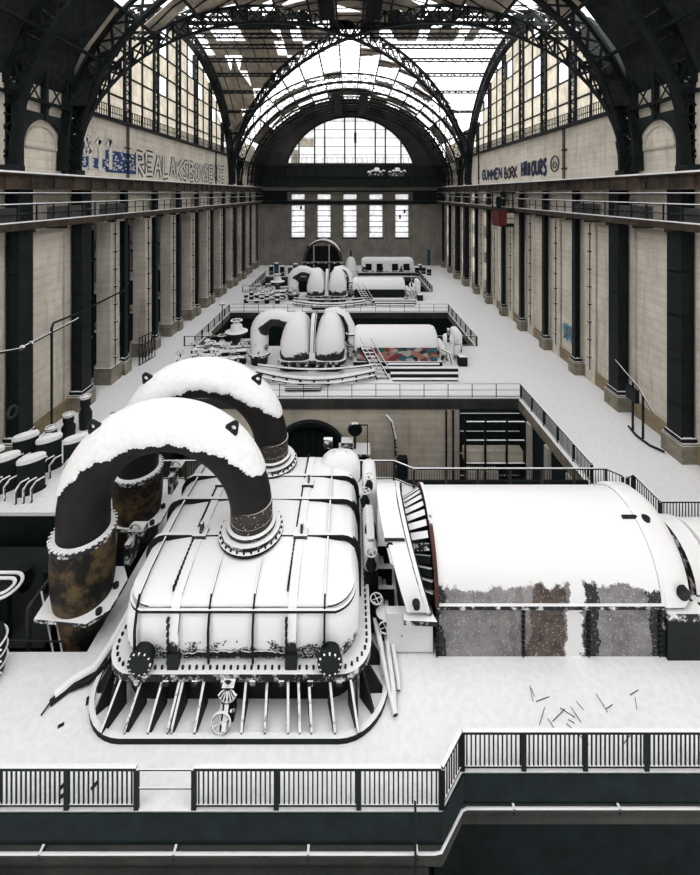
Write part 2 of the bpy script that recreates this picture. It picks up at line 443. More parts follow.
# upper end wall with arched window, radius 13.6 centred at 16.9 on a sill at 21.2
up = MB(); N = 40; SILL = 21.2
def ext(x): return 16.6 + 17.6 * math.sqrt(max(0, 1 - (x / 20.6) ** 2))
def win(x): return 17.1 + 13.7 * math.sqrt(max(0, 1 - (x / 13.7) ** 2)) if abs(x) < 13.7 else SILL
XW = math.sqrt(13.7 ** 2 - (SILL - 17.1) ** 2)
vals = sorted(set([-20.6 + 41.2 * i / N for i in range(N + 1)] + [-XW, XW]))
for a, b in zip(vals, vals[1:]):
    m = (a + b) / 2
    if abs(m) < XW:
        za, zb = win(a), win(b)
        up.plate([(a, YEND, max(za, SILL)), (b, YEND, max(zb, SILL)), (b, YEND, ext(b) + .3), (a, YEND, ext(a) + .3)], (0, .6, 0))
    else:
        up.plate([(a, YEND, SILL), (b, YEND, SILL), (b, YEND, ext(b) + .3), (a, YEND, ext(a) + .3)], (0, .6, 0))
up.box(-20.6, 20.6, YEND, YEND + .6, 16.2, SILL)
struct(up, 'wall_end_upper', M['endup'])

def muntin(mb, x0, x1, z0, z1, y, nx, nz, t=.09, d=.12):
    for i in range(nx + 1):
        x = x0 + (x1 - x0) * i / nx; mb.box(x - t / 2, x + t / 2, y - d / 2, y + d / 2, z0, z1)
    for j in range(nz + 1):
        z = z0 + (z1 - z0) * j / nz; mb.box(x0, x1, y - d / 2, y + d / 2, z - t / 2, z + t / 2)
wn = 0
for c in WX:
    wn += 1
    f = MB(); muntin(f, c - hw, c + hw, 5.7, 12.5, YEND + .4, 1, 6, .13); muntin(f, c - hw, c + hw, 13.6, 14.8, YEND + .4, 1, 1, .13)
    f.box(c - hw - .15, c + hw + .15, YEND - .12, YEND + .5, 5.5, 5.7)
    fo = struct(f, 'window_%d' % wn, M['column'])
    g = MB()
    for j in range(6):
        z = 5.7 + 6.8 * j / 6
        g.box(c - hw, c + hw, YEND + .42, YEND + .45, z, z + 6.8 / 6)
    g.box(c - hw, c + hw, YEND + .42, YEND + .45, 13.6, 14.8)
    ORIG[fo.name] = (0, 0, 0); g.build('pane', M['panewhite'], fo)
    if c in (10.8, -10.8):
        dd = MB()
        for (dx, dz) in (((.55, 11.2), (-.4, 10.1)) if c > 0 else ((.6, 12.0),)):
            dd.box(c + dx - .2, c + dx + .2, YEND + .3, YEND + .41, dz - .45, dz + .35)
        dd.build('board', M['column'], fo)
# arched end window
f = MB()
for x in (-10.6, -7.35, -5.25, -1.1, 1.1, 5.25, 7.35, 10.6):
    z1 = win(x); f.box(x - .13, x + .13, YEND + .1, YEND + .4, SILL, z1)
for j in range(1, 6):
    z = SILL + 1.75 * j
    if z > 30.6: break
    hx = math.sqrt(max(0, 13.7 ** 2 - (z - 17.1) ** 2)); f.box(-hx, hx, YEND + .2, YEND + .3, z - .05, z + .05)
f.path([(13.7 * math.cos(t), YEND + .1, 17.1 + 13.7 * math.sin(t)) for t in [R(17.5) + R(145) * i / 40 for i in range(41)]], .3, .35, (0, 1, 0))
for i in range(26):
    x = -XW + 2 * XW * i / 25; f.box(x - .03, x + .03, YEND - .6, YEND - .55, SILL, SILL + 1.0)
f.box(-XW, XW, YEND - .62, YEND - .53, SILL + 1.0, SILL + 1.08)
f.box(.85, 1.35, YEND + .15, YEND + .35, 25.4, 27.6)
fo = struct(f, 'window_6', M['truss']); ORIG[fo.name] = (0, 0, 0)
g = MB(); pts = [(13.6 * math.cos(t), 17.1 + 13.6 * math.sin(t)) for t in [R(17.6) + R(144.8) * i / 40 for i in range(41)]]
g.plate([(x, YEND + .32, z) for x, z in pts], (0, .03, 0)); g.build('pane', M['panewhite'], fo)
g = MB().box(-12.2, -10.8, YEND + .3, YEND + .34, SILL, 24.0); g.box(-10.4, -7.6, YEND + .31, YEND + .34, 24.6, 26.3); g.build('board', M['pane'], fo)

# door in the end wall, lower right
struct(MB().box(16.0, 17.4, YEND - .1, YEND + .05, 0, 3.2), 'door_1', M['blue'])
# wall behind the camera and the hall's side walls there
bw = MB().box(-20.5, 20.5, -6.6, -6, -7, 26); struct(bw, 'wall_behind', M['endwall'])
# left aisle behind the pillars
struct(MB().box(-30, -19.5, yk(1), YEND, -.55, -.0), 'floor_aisle', M['snow'])
struct(MB().box(-30.5, -30, yk(1) - 1, YEND, 0, 13.2), 'wall_aisle', M['pillar'])
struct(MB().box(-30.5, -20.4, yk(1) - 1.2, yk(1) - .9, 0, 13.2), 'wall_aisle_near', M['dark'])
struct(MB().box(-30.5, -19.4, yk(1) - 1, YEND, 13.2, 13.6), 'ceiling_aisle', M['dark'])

# ------------------------------------------------------------------ steel columns
def steel_column(s, y, wide, label, group, halfs=None):
    X = 18.85 * s; wd = 1.05 if wide else .5; dp = .72 if wide else .42
    t = thing('steel_column', (X, y, 0), label, 'column', group)
    sh = MB(); x0, x1 = X - dp / 2, X + dp / 2
    sh.box(x0, x0 + .07, y - wd / 2, y + wd / 2, 1.25, 15.2); sh.box(x1 - .07, x1, y - wd / 2, y + wd / 2, 1.25, 15.2)
    for yy in ((y - wd / 2 + .12, y + wd / 2 - .12) if wide else (y,)): sh.box(x0 + .02, x1 - .02, yy - .05, yy + .05, 1.25, 15.2)
    if wide:
        for z in range(2, 13, 2): sh.box(x0 - .04, x0, y - .25, y + .25, z + .1, z + .16)
    for z in (3, 5.5, 8, 10.5):
        if wide: sh.box(x0, x1, y - wd / 2, y + wd / 2, z, z + .06)
    sh.build('shaft', M['column'], t)
    b = MB().box(X - dp / 2 - .08, X + dp / 2 + .08, y - wd / 2 - .1, y + wd / 2 + .1, 1.1, 1.32)
    b.build('base_plate', M['steel'], t)
    p = MB().box(X - dp / 2 - .16, 19.3 * s, y - wd / 2 - .25, y + wd / 2 + .25, 0, 1.0) if s > 0 else MB().box(19.3 * s, X + dp / 2 + .16, y - wd / 2 - .25, y + wd / 2 + .25, 0, 1.0)
    p.box(X - dp / 2 - .12, X + dp / 2 + .12, y - wd / 2 - .2, y + wd / 2 + .2, 1.0, 1.1)
    p.build('plinth', M['concrete'], t)
    return t
PIERS = (-1, 0, 1, 8, 9)
for s, side in ((1, 'right'), (-1, 'left')):
    protos = {}
    for k in range(-1, 12):
        wide = k in PIERS
        lab = '%s black steel column %s by the %s wall, %s from camera' % ('broad' if wide else 'slender', 'on concrete plinth', side, ordinal(k + 1))
        if wide in protos:
            pr = protos[wide]; copy_tree(pr, V((pr.location.x, yk(k), 0)), lab)
        else: protos[wide] = steel_column(s, yk(k), wide, lab, 'steel columns along the %s wall' % side)

# concrete pillars: full piers in the left arcade, shallow strips on the right wall
def pillar(s, y, label, group):
    x0, x1 = (-19.85, -18.75) if s < 0 else (19.15, 19.36)
    t = thing('concrete_pillar', ((x0 + x1) / 2, y, 0), label, 'pillar', group)
    MB().box(x0, x1, y - .65, y + .6, 0, 12.7).build('pillar_shaft', M['pillar'] if s < 0 else M['wall'], t)
    if s < 0:
        cp = MB().box(x0 - .1, x1 + .1, y - 1.6, y + 1.4, 12.7, 13.15); cp.build('capital', M['pillar'], t)
        MB().box(x0 - .12, x1 + .12, y - .77, y + .72, 0, 1.3).build('footing', M['concrete'], t)
    c = MB(); fx = x1 if s < 0 else x0
    c.cyl((fx - s * .06, y - .1, .9), (fx - s * .06, y - .1, 12.6), .035, 6)
    c.build('conduit', M['column'], t)
    for i in range(8):
        b = MB().box(min(fx, fx - s * .16), max(fx, fx - s * .16), y - .22, y + .05, 1.9 + i * 1.4, 2.02 + i * 1.4)
        b.build('bracket', M['steel'], t)
    return t
for s, side in ((1, 'right'), (-1, 'left')):
    pr = None
    for k in range(2, 12):
        y = yk(k) - 1.45
        lab = ('square concrete pillar of the open left arcade, %s from the camera' if s < 0 else 'shallow pilaster with conduit brackets on right wall, %s from the camera') % ordinal(k - 2)
        if pr is None: pr = pillar(s, y, lab, 'concrete pillars of the %s side' % side)
        else: copy_tree(pr, V((pr.location.x, y, 0)), lab)

# ------------------------------------------------------------------ crane runway and gallery on each side
girdermat = snowy('rusty_girder', (.085, .060, .042), (.012, .013, .013), thr=.6, amp=.3, bscale=.8)
for s, side in ((1, 'right'), (-1, 'left')):
    def bx(mb, xa, xb, *r): return mb.box(min(xa * s, xb * s), max(xa * s, xb * s), *r)
    t = thing('crane_runway', (18.6 * s, 40, 15.2), 'long dark riveted crane girder running above the %s gallery railing' % side, 'girder')
    g = MB(); bx(g, 18.25, 18.35, 5, YEND, 15.25, 16.05); bx(g, 18.0, 18.6, 5, YEND, 15.2, 15.27)
    bx(g, 18.0, 18.6, 5, YEND, 16.03, 16.1); 
    for k in range(-3, 12):
        for j in range(3):
            y = yk(k) + j * 1.8; bx(g, 18.12, 18.25, y, y + .06, 15.27, 16.03)
    bx(g, 18.6, 19.7, 5, YEND, 16.0, 16.06)
    g.build('girder', girdermat, t)
    sr = MB(); bx(sr, 17.98, 18.3, 5, YEND, 16.1, 16.2); sr.build('snow_ridge', M['snow'], t)
    r = MB(); bx(r, 18.2, 18.32, 5, YEND, 16.1, 16.22); r.build('rail', M['steel'], t)
    c = MB(); c.cyl((18.05 * s, 5, 14.95), (18.05 * s, YEND, 14.95), .045, 6); c.build('power_cable', M['steel'], t)
    # gallery deck with its railing
    t = thing('gallery', (18.5 * s, 40, 13.2), 'narrow %s side gallery deck with rusty railing under the crane girder' % side, 'walkway')
    dkk = MB(); bx(dkk, 18.0, 19.34, 5, YEND, 13.2, 13.32); bx(dkk, 17.95, 18.05, 5, YEND, 12.95, 13.36)
    for k in range(-3, 12):
        for j in range(2):
            y = yk(k) + j * 2.7; bx(dkk, 18.0, 19.34, y, y + .1, 12.75, 13.2)
    dkk.build('deck', girdermat, t)
    h = MB()
    for z in (14.35, 13.85): h.cyl((18.0 * s, 5, z), (18.0 * s, YEND, z), .035, 6)
    h.build('handrail', M['steel'], t)
    h = MB(); bx(h, 17.95, 18.05, 5, YEND, 14.38, 14.43); bx(h, 17.93, 18.07, 5, YEND, 13.36, 13.43); bx(h, 18.01, 18.09, 5, YEND, 14.99, 15.03); h.build('snow_ridge', M['snow'], t)
    mk = None
    for i in range(58):
        y = 6 + i * 1.35
        if mk is None:
            p = MB(); bx(p, 17.97, 18.03, y - .03, y + .03, 13.3, 14.38); mk = p.build('post', M['column'], t)
        else:
            c = mk.copy(); col.objects.link(c); c.parent = t; c.location = (0, i * 1.35, 0)
    if True:      # sheet guards behind parts of the railing
        for (ya, yb) in ((18.5, 22.4), (24.5, 28.), (29.6, 33.)):
            m = MB(); bx(m, 18.06, 18.1, ya, yb, 13.36, 14.2); m.build('guard_sheet', M['fascia'], t)
# crane cabin hung from the right runway
t = thing('crane_cabin', (17.9, 46, 11.2), 'red and black crane operator cabin hanging under the right runway girder', 'cabin')
cb = MB().box(16.45, 17.85, 44.6, 47.4, 11.3, 13.3); cb.build('cabin_body', M['column'], t)
MB().box(16.35, 16.45, 45.0, 47.4, 11.4, 13.0).box(16.35, 16.95, 44.5, 44.6, 11.4, 13.2).build('red_panel', M['red'], t)['label'] = 'faded red side panel'
gl = MB()
for i in range(2):
    for j in range(2): gl.box(17.05 + i * .4, 17.4 + i * .4, 44.5, 44.58, 11.7 + j * .6, 12.2 + j * .6)
gl.build('louvre_window', M['pitwall'], t)
MB().box(16.2, 17.9, 44.3, 47.7, 15.0, 15.12).build('cabin_roof', M['steel'], t)
hg = MB()
for x in (16.45, 17.75): 
    for y in (44.7, 47.3): hg.box(x - .05, x + .05, y - .05, y + .05, 13.3, 15.02)
hg.box(16.45, 17.75, 44.66, 44.72, 14.1, 14.2); hg.box(16.45,17.0,46,46.1,13.3,14.6)
hg.build('hanger', M['column'], t)

# overhead crane parked at the far end
t = thing('overhead_crane', (0, 81, 16.2), 'dark overhead travelling crane bridge spanning the hall before the end wall', 'crane')
for y, z0, z1 in ((79.2, 16.5, 18.1), (82.6, 17.6, 20.4)):
    g = MB().box(-18.3, 18.3, y, y + .3, z0, z1); g.box(-18.3, 18.3, y - .3, y + .6, z1, z1 + .1); g.box(-18.3, 18.3, y - .3, y + .6, z0 - .1, z0)
    for i in range(30): g.box(-18 + i * 1.24, -17.94 + i * 1.24, y - .2, y, z0, z1)
    g.build('bridge_girder', M['column'] if y > 80 else M['steel'], t)
for s in (1, -1):
    MB().box(min(17.6 * s, 18.5 * s), max(17.6 * s, 18.5 * s), 78.8, 83.4, 16.22, 16.9).build('end_carriage', M['column'], t)
tr = MB()
for x in (5.2, 9.2):
    tr.box(x - 1.6, x + 1.2, 79.0, 80.2, 18.3, 18.9)
    tr.lathe([(.6, -.5), (.75, -.3), (.75, .3), (.6, .5)], (x, 79.6, 19.2), 'x', 12)
    for i in range(5): tr.sphere((x - 1.5 + .7 * i, 79.3, 18.9 + .2 * (i % 3)), .4, n=8, k=5)
tr.build('trolley', M['hoodtop'], t)
# dark cornice over the end windows
struct(MB().box(-19.3, 19.3, YEND - .5, YEND, 12.7, 13.4).box(-19.3, 19.3, YEND - .9, YEND, 15.2, 15.5), 'trim_9', M['steel'])
struct(MB().box(-19.3, -13., YEND - .3, YEND, 13.4, 15.2).box(13., 19.3, YEND - .3, YEND, 13.4, 15.2), 'trim_10', M['column'])

# ------------------------------------------------------------------ roof
AX, BZ, Z0 = 19.2, 16.6, 16.5
YA, YB = yk(1), yk(8); CY, AY = (YA + YB) / 2, (YB - YA) / 2
def zx(x): return Z0 + BZ * math.sqrt(max(0., 1 - (x / AX) ** 2))
def zy(y): return Z0 + BZ * math.sqrt(max(0., 1 - ((y - CY) / AY) ** 2))
def arc_pts(n, a0=0, a1=PI, off=0.):
    out = []
    for i in range(n + 1):
        t = a0 + (a1 - a0) * i / n; c, s = math.cos(t), math.sin(t)
        nx, nz = c / AX, s / BZ; L = math.hypot(nx, nz)
        out.append((AX * c + off * nx / L, Z0 + BZ * s + off * nz / L))
    return out
def truss_between(mb, inner, outer, w=.18, step=1, both=True):
    for i in range(0, len(inner) - step, step):
        mb.beam(inner[i], outer[i + step], w, w * .6)
        if both: mb.beam(outer[i], inner[i + step], w, w * .6)
        mb.beam(inner[i], outer[i], w, w * .6)
def roof_arch(name, pin, pout, label, group, loc, heavy=.34, webs=True, cat='truss', shoes=None):
    t = thing(name, loc, label, cat, group)
    MB().path(pin, heavy, .22, webs_up).build('lower_chord', M['truss'], t)
    MB().path(pout, heavy * .8, .2, webs_up).build('upper_chord', M['truss'], t)
    m = MB(); truss_between(m, pin, pout); m.build('lattice', M['truss'], t)
    for q_ in shoes or []: q_.build('shoe_plate', M['column'], t)
    return t
webs_up = (0, 0, 1)
NA = 36
inner = arc_pts(NA); outer = arc_pts(NA, off=1.35)
prot = None
arch_ys = [yk(-1), yk(0), yk(1), yk(8), yk(9)]
for i, y in enumerate(arch_ys):
    lab = 'tall dark lattice roof arch springing across the hall, %s from the camera' % ordinal(i)
    if prot is None:
        sh = []
        for s in (1, -1):
            ii = arc_pts(6, 0, R(16)); oo = arc_pts(6, 0, R(16), 1.35)
            poly = [(s * x, y, z) for x, z in ii] + [(s * x, y, z) for x, z in oo[::-1]]
            q_ = MB().plate(poly, (0, .12, 0)); q_.box(min(s * 18.9, s * 20.6), max(s * 18.9, s * 20.6), y - .45, y + .45, 16.06, 16.6); sh.append(q_)
        prot = roof_arch('roof_arch', [(x, y, z) for x, z in inner], [(x, y, z) for x, z in outer], lab, 'lattice roof arches', (0, y, Z0), .5, shoes=sh)
    else: copy_tree(prot, V((0, y, Z0)), lab)
# slimmer, smaller arches over the far bays
F2 = .93
prot = None
for i in range(5):
    y = yk(9) + 2.4 + i * 2.45
    lab = 'slim curved roof rib over the far end bays, %s towards the end wall' % ordinal(i)
    if prot is None:
        pin = [(x * F2, y, Z0 + (z - Z0) * F2 * .985) for x, z in inner]; pou = [(x * F2, y, Z0 + (z - Z0) * F2 * .985) for x, z in arc_pts(NA, off=.8)]
        prot = roof_arch('roof_rib', pin, pou, lab, 'roof ribs of the far bays', (0, y, Z0), .28)
    else: copy_tree(prot, V((0, y, Z0)), lab)
# diagonal ribs crossing over the vault
for d in (1, -1):
    pin, pou = [], []
    for i in range(49):
        th = PI * i / 48; x = AX * math.cos(th); y = CY + d * AY * math.cos(th); z = Z0 + BZ * math.sin(th)
        pin.append((x, y, z)); pou.append((x, y, z + .35 + .95 * math.sin(th) + .4))
    roof_arch('diagonal_roof_rib', pin, pou, 'long diagonal lattice rib crossing the vault from near %s to far %s' % (('left', 'right') if d > 0 else ('right', 'left')), 'truss' and 'diagonal vault ribs', (0, CY, Z0), .5)
# arches around the side lunettes and their windows
for s, side in ((1, 'right'), (-1, 'left')):
    X = 19.3 * s
    arc = [(CY + (y0) * AY / AX, z) for y0, z in inner]; arco = [(CY + y0 * AY / AX, z) for y0, z in outer]
    roof_arch('lunette_arch', [(X, y, z) for y, z in arc], [(X, y, z) for y, z in arco], 'great lattice arch framing the glazed lunette on the %s side' % side, 'lunette arches', (X, CY, Z0), .8)
    f = MB(); XX = 19.8 * s
    posts = [YA + 2.1 + i * 2.7 for i in range(13)]
    for i, y in enumerate(posts):
        z1 = zy(y)
        if z1 < 21.6: continue
        if i % 2 == 0:
            for dy in (-.45, .45):
                f.box(XX - .2, XX + .2, y + dy - .11, y + dy + .11, 21.1, z1)
            z = 21.1
            while z + .8 < z1:
                f.beam((XX, y - .4, z), (XX, y + .4, z + .4), .1, .1); f.beam((XX, y + .4, z + .4), (XX, y - .4, z + .8), .1, .1); z += .8
        else: f.box(XX - .1, XX + .1, y - .1, y + .1, 21.1, z1)
    for j in range(0, 6):
        z = 21.15 + 2.05 * j
        hy = AY * math.sqrt(max(0, 1 - ((z - Z0) / BZ) ** 2)); f.box(XX - .09, XX + .09, CY - hy, CY + hy, z - .08, z + .08)
    f.build
    fo = struct(f, 'window_%d' % (7 if s > 0 else 8), M['column']); ORIG[fo.name] = (0, 0, 0)
    g = MB(); rr = random.Random(11 if s > 0 else 5)
    cells = sorted([YA] + posts + [YB])
    for a, b in zip(cells, cells[1:]):
        for j in range(6):
            z0 = 21.15 + 2.05 * j; z1 = z0 + 2.0
            m = (a + b) / 2; top = min(zy(a + .1), zy(b - .1)); 
            if max(zy(a), zy(b)) < z0 + .3: continue
            if rr.random() < .2 and j > 1: continue
            za, zb = min(z1, max(zy(a), z0)), min(z1, max(zy(b), z0))
            g.plate([(XX, a + .05, z0), (XX, b - .05, z0), (XX, b - .05, zb), (XX, a + .05, za)], (.03 * s, 0, 0))
    g.build('pane', M['pane'], fo)
    # little railing on the lunette sill
    t = thing('sill_railing', (19.3 * s, CY, 21.15), 'low iron railing on the sill below the %s lunette window' % side, 'railing')
    b = MB()
    for z in (21.55, 22.1): b.beam((19.35 * s, YA + 1, z), (19.35 * s, YB - 1, z), .06, .06)
    for i in range(120):
        y = YA + 1 + (YB - YA - 2) * i / 119; b.box(19.33 * s - .02, 19.33 * s + .04, y - .02, y + .02, 21.15, 22.1)
    b.build('bars', M['truss'], t)
    # solid pier plates, arched blind niches
    for (ya, yb, nm) in ((yk(0), yk(1), 'near'), (yk(8), yk(9), 'far')):
        pm = MB(); c = (ya + yb) / 2; hwid = 1.75; zc = 17.9
        XN = 19.35 * s
        def pt(y, z): return (XN, y, z)
        # dark plate with an arched opening: two jambs, spandrels and a panel above
        for sg in (-1, 1):
            pm.plate([pt(c + sg * hwid, 16.1), pt(c + sg * 2.7, 16.1), pt(c + sg * 2.7, zc), pt(c + sg * hwid, zc)], (.25 * s, 0, 0))
            for q in range(8):
                t0, t1 = q / 8 * PI / 2, (q + 1) / 8 * PI / 2
                y0_, z0_ = c + sg * hwid * math.cos(t0), zc + hwid * math.sin(t0); y1_, z1_ = c + sg * hwid * math.cos(t1), zc + hwid * math.sin(t1)
                pm.plate([pt(y0_, z0_), pt(c + sg * 2.7 if True else 0, z0_), pt(c + sg * 2.7, z1_), pt(y1_, z1_)], (.25 * s, 0, 0))
        pm.box(min(XN, XN + .25 * s), max(XN, XN + .25 * s), c - 2.7, c + 2.7, zc + hwid, zc + hwid + .35)
        for yy in (c - 1.9, c, c + 1.9): pm.box(min(XN - .1 * s, XN + .25 * s), max(XN - .1 * s, XN + .25 * s), yy - .12, yy + .12, zc + hwid, 24)
        for (p, q) in ((c - 1.9, c), (c, c + 1.9)):
            pm.beam((XN, p, 20.1), (XN, q, 22.6), .07, .07); pm.beam((XN, q, 20.1), (XN, p, 22.6), .07, .07)
        pm.box(min(XN, XN + .25 * s), max(XN, XN + .25 * s), c - 2.7, c + 2.7, 22.6, 25.5)
        struct(pm, 'trim_11', M['column'])
        at = MB(); at.torus((19.65 * s, c, zc), 1.35, .07, 'x', 16, 6, 0, PI); at.box(19.62 * s - .05, 19.62 * s + .05, c - 1.35, c + 1.35, zc - .1, zc + .03)
        struct(at, 'trim_12', M['pillar'])

# purlins and roof boarding -----------------------------------------------------
angs = [R(a) for a in (14, 27, 39, 50, 60, 69, 78, 86, 94, 102, 111, 120, 130, 141, 153, 166)]
def opt(a, off): 
    c, s_ = math.cos(a), math.sin(a); nx, nz = c / AX, s_ / BZ; L = math.hypot(nx, nz)
    return AX * c + off * nx / L, Z0 + BZ * s_ + off * nz / L
def purlin(p, q, depth, i, label, group, lattice=True):
    t = thing('roof_purlin', tuple(p), label, 'beam', group); m = MB(); p = V(p); q = V(q); d = V(depth)
    m.beam(p, q, .2, .2); m.beam(p + d, q + d, .18, .18)
    m.build('flanges', M['truss'], t)
    n = max(2, int((q - p).length / .9)); w = MB()
    for k in range(n):
        a, b = p.lerp(q, k / n), p.lerp(q, (k + 1) / n)
        w.beam(a, b + d, .09, .09) if k % 2 else w.beam(a + d, b, .09, .09)
    w.build('lattice', M['truss'], t)
k = 0
for a in angs:
    x, z = opt(a, 1.0); xi, _ = opt(a, 0)
    dep = (-.5 * math.cos(a), 0, -.5 * math.sin(a))
    side = 'left' if x < 0 else 'right'
    hgt = '%d metres up' % round(z)
    yd = AY * abs(math.cos(a))
    for (y0, y1, w) in ((yk(-1), YA, 'over nearest bays'), (YA, CY - yd, 'in near cross vault'), (CY + yd, YB, 'in far cross vault'), (YB, YEND, 'over far bays')):
        if y1 - y0 < 1: continue
        far = w.endswith('far bays')
        xx, zz = (x * F2, Z0 + (z - Z0) * F2) if far else (x, z)
        purlin((xx, y0, zz), (xx, y1, zz), dep, k, 'lengthwise lattice purlin %s, %s side, %s' % (w, side, hgt), 'lengthwise purlins')
    # crosswise purlins in the side vaults
    yy = CY + AY / AX * x
    for s in (1, -1):
        xd = AX * abs(math.cos(a))
        if AX - xd < 1: continue
        purlin((s * max(xd, .5), yy, z), (s * 19.6, yy, z), (0, -.5 * math.cos(a), -.5 * math.sin(a)), k,
               'crosswise lattice purlin in the %s side vault, %s half, %s' % ('right' if s > 0 else 'left', 'near' if yy < CY else 'far', hgt), 'crosswise purlins')
rb = random.Random(21)
OFF = 1.5
def roofing():
    dark, brown = MB(), MB(); bars = MB()
    aa = [R(2)] + [R(9)] + angs[:]; aa = sorted(set(aa + [R(178), R(171)]))
    # main barrel
    ys = []
    y = -6.
    while y < YEND: ys.append(y); y += 1.8
    for i in range(len(aa) - 1):
        for j in range(len(ys) - 1):
            am = (aa[i] + aa[i + 1]) / 2; y0, y1 = ys[j], min(ys[j + 1], YEND); ym = (y0 + y1) / 2
            far = ym > YB + 4
            xm, zm = opt(am, OFF); 
            if YA < ym < YB and abs(ym - CY) < AY * abs(math.cos(am)) - .3: continue
            el = min(am, PI - am)        # low = haunch
            near = ym < YA
            f = F2 if far else 1
            p = []
            for (a, yy) in ((aa[i], y0), (aa[i + 1], y0), (aa[i + 1], y1), (aa[i], y1)):
                x, z = opt(a, OFF); p.append((x * f, yy, Z0 + (z - Z0) * f))
            if near:
                if ym < 8: keep = .10
                elif ym < 19: keep = .15 if el > R(60) else .6
                else: keep = .97 if el < R(26) else ((.8 if el < R(50) else .45) if am < PI / 2 else (.55 if el < R(40) else .15))
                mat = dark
            elif far:
                keep = .55; mat = brown
            else:
                # cross-vault crown: strip close to the centre is boarded, with holes
                keep = (.92 if el > R(50) else .3) if ym < CY + 2 else .3
                mat = brown
                if abs(el) > R(84): keep = .45 if ym < CY else .12
            h = math.sin(i * 12.9898 + (j // 2) * 78.233) * 43758.5; clump = h - math.floor(h)
            if .65 * clump + .35 * rb.random() < keep * 1.0 - .0 and not (keep < .2 and clump > keep):
                u = rb.uniform(-.04, .04)
                p = [V(q) for q in p]
                if rb.random() < .25 and not near: p[rb.randrange(4)] = (p[0] + p[1] + p[2] + p[3]) / 4
                mat.plate(p, (0, 0, .08))
    # side vaults
    for s in (1, -1):
        xs_ = [1.2 * i for i in range(17)]
        for i in range(len(aa) - 1):
            for j in range(16):
                am = (aa[i] + aa[i + 1]) / 2; x0, x1 = xs_[j], xs_[j + 1]; xm = (x0 + x1) / 2
                if xm < AX * abs(math.cos(am)) + .2: continue
                farh = am < PI / 2     # y > CY
                p = []
                for (a, xx) in ((aa[i], x0), (aa[i + 1], x0), (aa[i + 1], x1), (aa[i], x1)):
                    y, z = opt(a, OFF); p.append((s * xx, CY + y * AY / AX, z))
                el = min(am, PI - am)
                if farh: keep = (.85 if s < 0 else .0) if el > R(24) else .1
                else: keep = .25 if s > 0 else .12
                if el > R(74): keep = .8 if xm < 13 else .3
                if not farh and el < R(34): keep = .9
                h = math.sin(i * 3.17 + (j // 2) * 11.3 + s) * 4375.5; clump = h - math.floor(h)
                if .6 * clump + .4 * rb.random() < keep:
                    p = [V(q) for q in p]
                    if rb.random() < .2: p[rb.randrange(4)] = (p[0] + p[1] + p[2] + p[3]) / 4
                    (brown if farh else dark).plate(p, (0, 0, .08))
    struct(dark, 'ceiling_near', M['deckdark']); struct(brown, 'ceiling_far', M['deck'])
    # glazing bars: thin lines that carry the boards
    for y in [YA + 1.8 * i for i in range(22)]:
        if y >= YB: break
        c = abs(y - CY) / AY
        amin = math.acos(min(1, c)); 
        if amin < PI / 2 - .02:
            n = 10; pts = []
            for q in range(n + 1):
                a = amin + (PI - 2 * amin) * q / n; x, z = opt(a, OFF - .12); pts.append((x, y, z))
            bars.path(pts, .09, .09)
    for y in [yk(9) + 1.2 * i for i in range(13)]:
        pts = [(opt(a, OFF - .12)[0] * F2, y, Z0 + (opt(a, OFF - .12)[1] - Z0) * F2) for a in [R(6) + R(168) * q / 24 for q in range(25)]]
        bars.path(pts, .09, .09)
    for s in (1, -1):
        for x in [1.8 * i for i in range(1, 11)]:
            c = x / AX; amin = math.acos(min(1, c)); n = 12
            pts = []
            for q in range(n + 1):
                a = R(5) + (R(175) - R(5)) * q / n
                if abs(math.cos(a)) * AX > x: pts.append(None); continue
                y, z = opt(a, OFF - .12); pts.append((s * x, CY + y * AY / AX, z))
            run = []
            for p in pts + [None]:
                if p is None:
                    if len(run) > 1: bars.path(run, .09, .09)
                    run = []
                else: run.append(p)
    struct(bars, 'ceiling_glazing_bars', M['truss'])
roofing()
# catwalks hung lengthwise near the crown
for s, side in ((1, 'right'), (-1, 'left')):
    t = thing('roof_catwalk', (2.4 * s, 60, 31), 'dark boxed catwalk hanging lengthwise under the roof crown, %s of centre' % side, 'catwalk')
    x = 2.3 * s
    MB().box(x - .6, x + .6, yk(8), YEND - .2, 31.0, 31.15).build('deck', M['deckdark'], t)
    b = MB()
    for dx in (-.6, .6): b.box(x + dx - .05, x + dx + .05, yk(8), YEND - .2, 30.7, 31.7)
    b.build('side_plate', M['deckdark'], t)
    t = thing('roof_catwalk', (2.4 * s, 30, 33), 'dark boxed catwalk under the near roof crown, %s of centre' % side, 'catwalk')
    MB().box(x - .7, x + .7, 20, 43, 33.1, 33.3).box(x - .75, x - .65, 20, 43, 32.6, 33.6).box(x + .65, x + .75, 20, 43, 32.6, 33.6).build('deck', M['deckdark'], t)
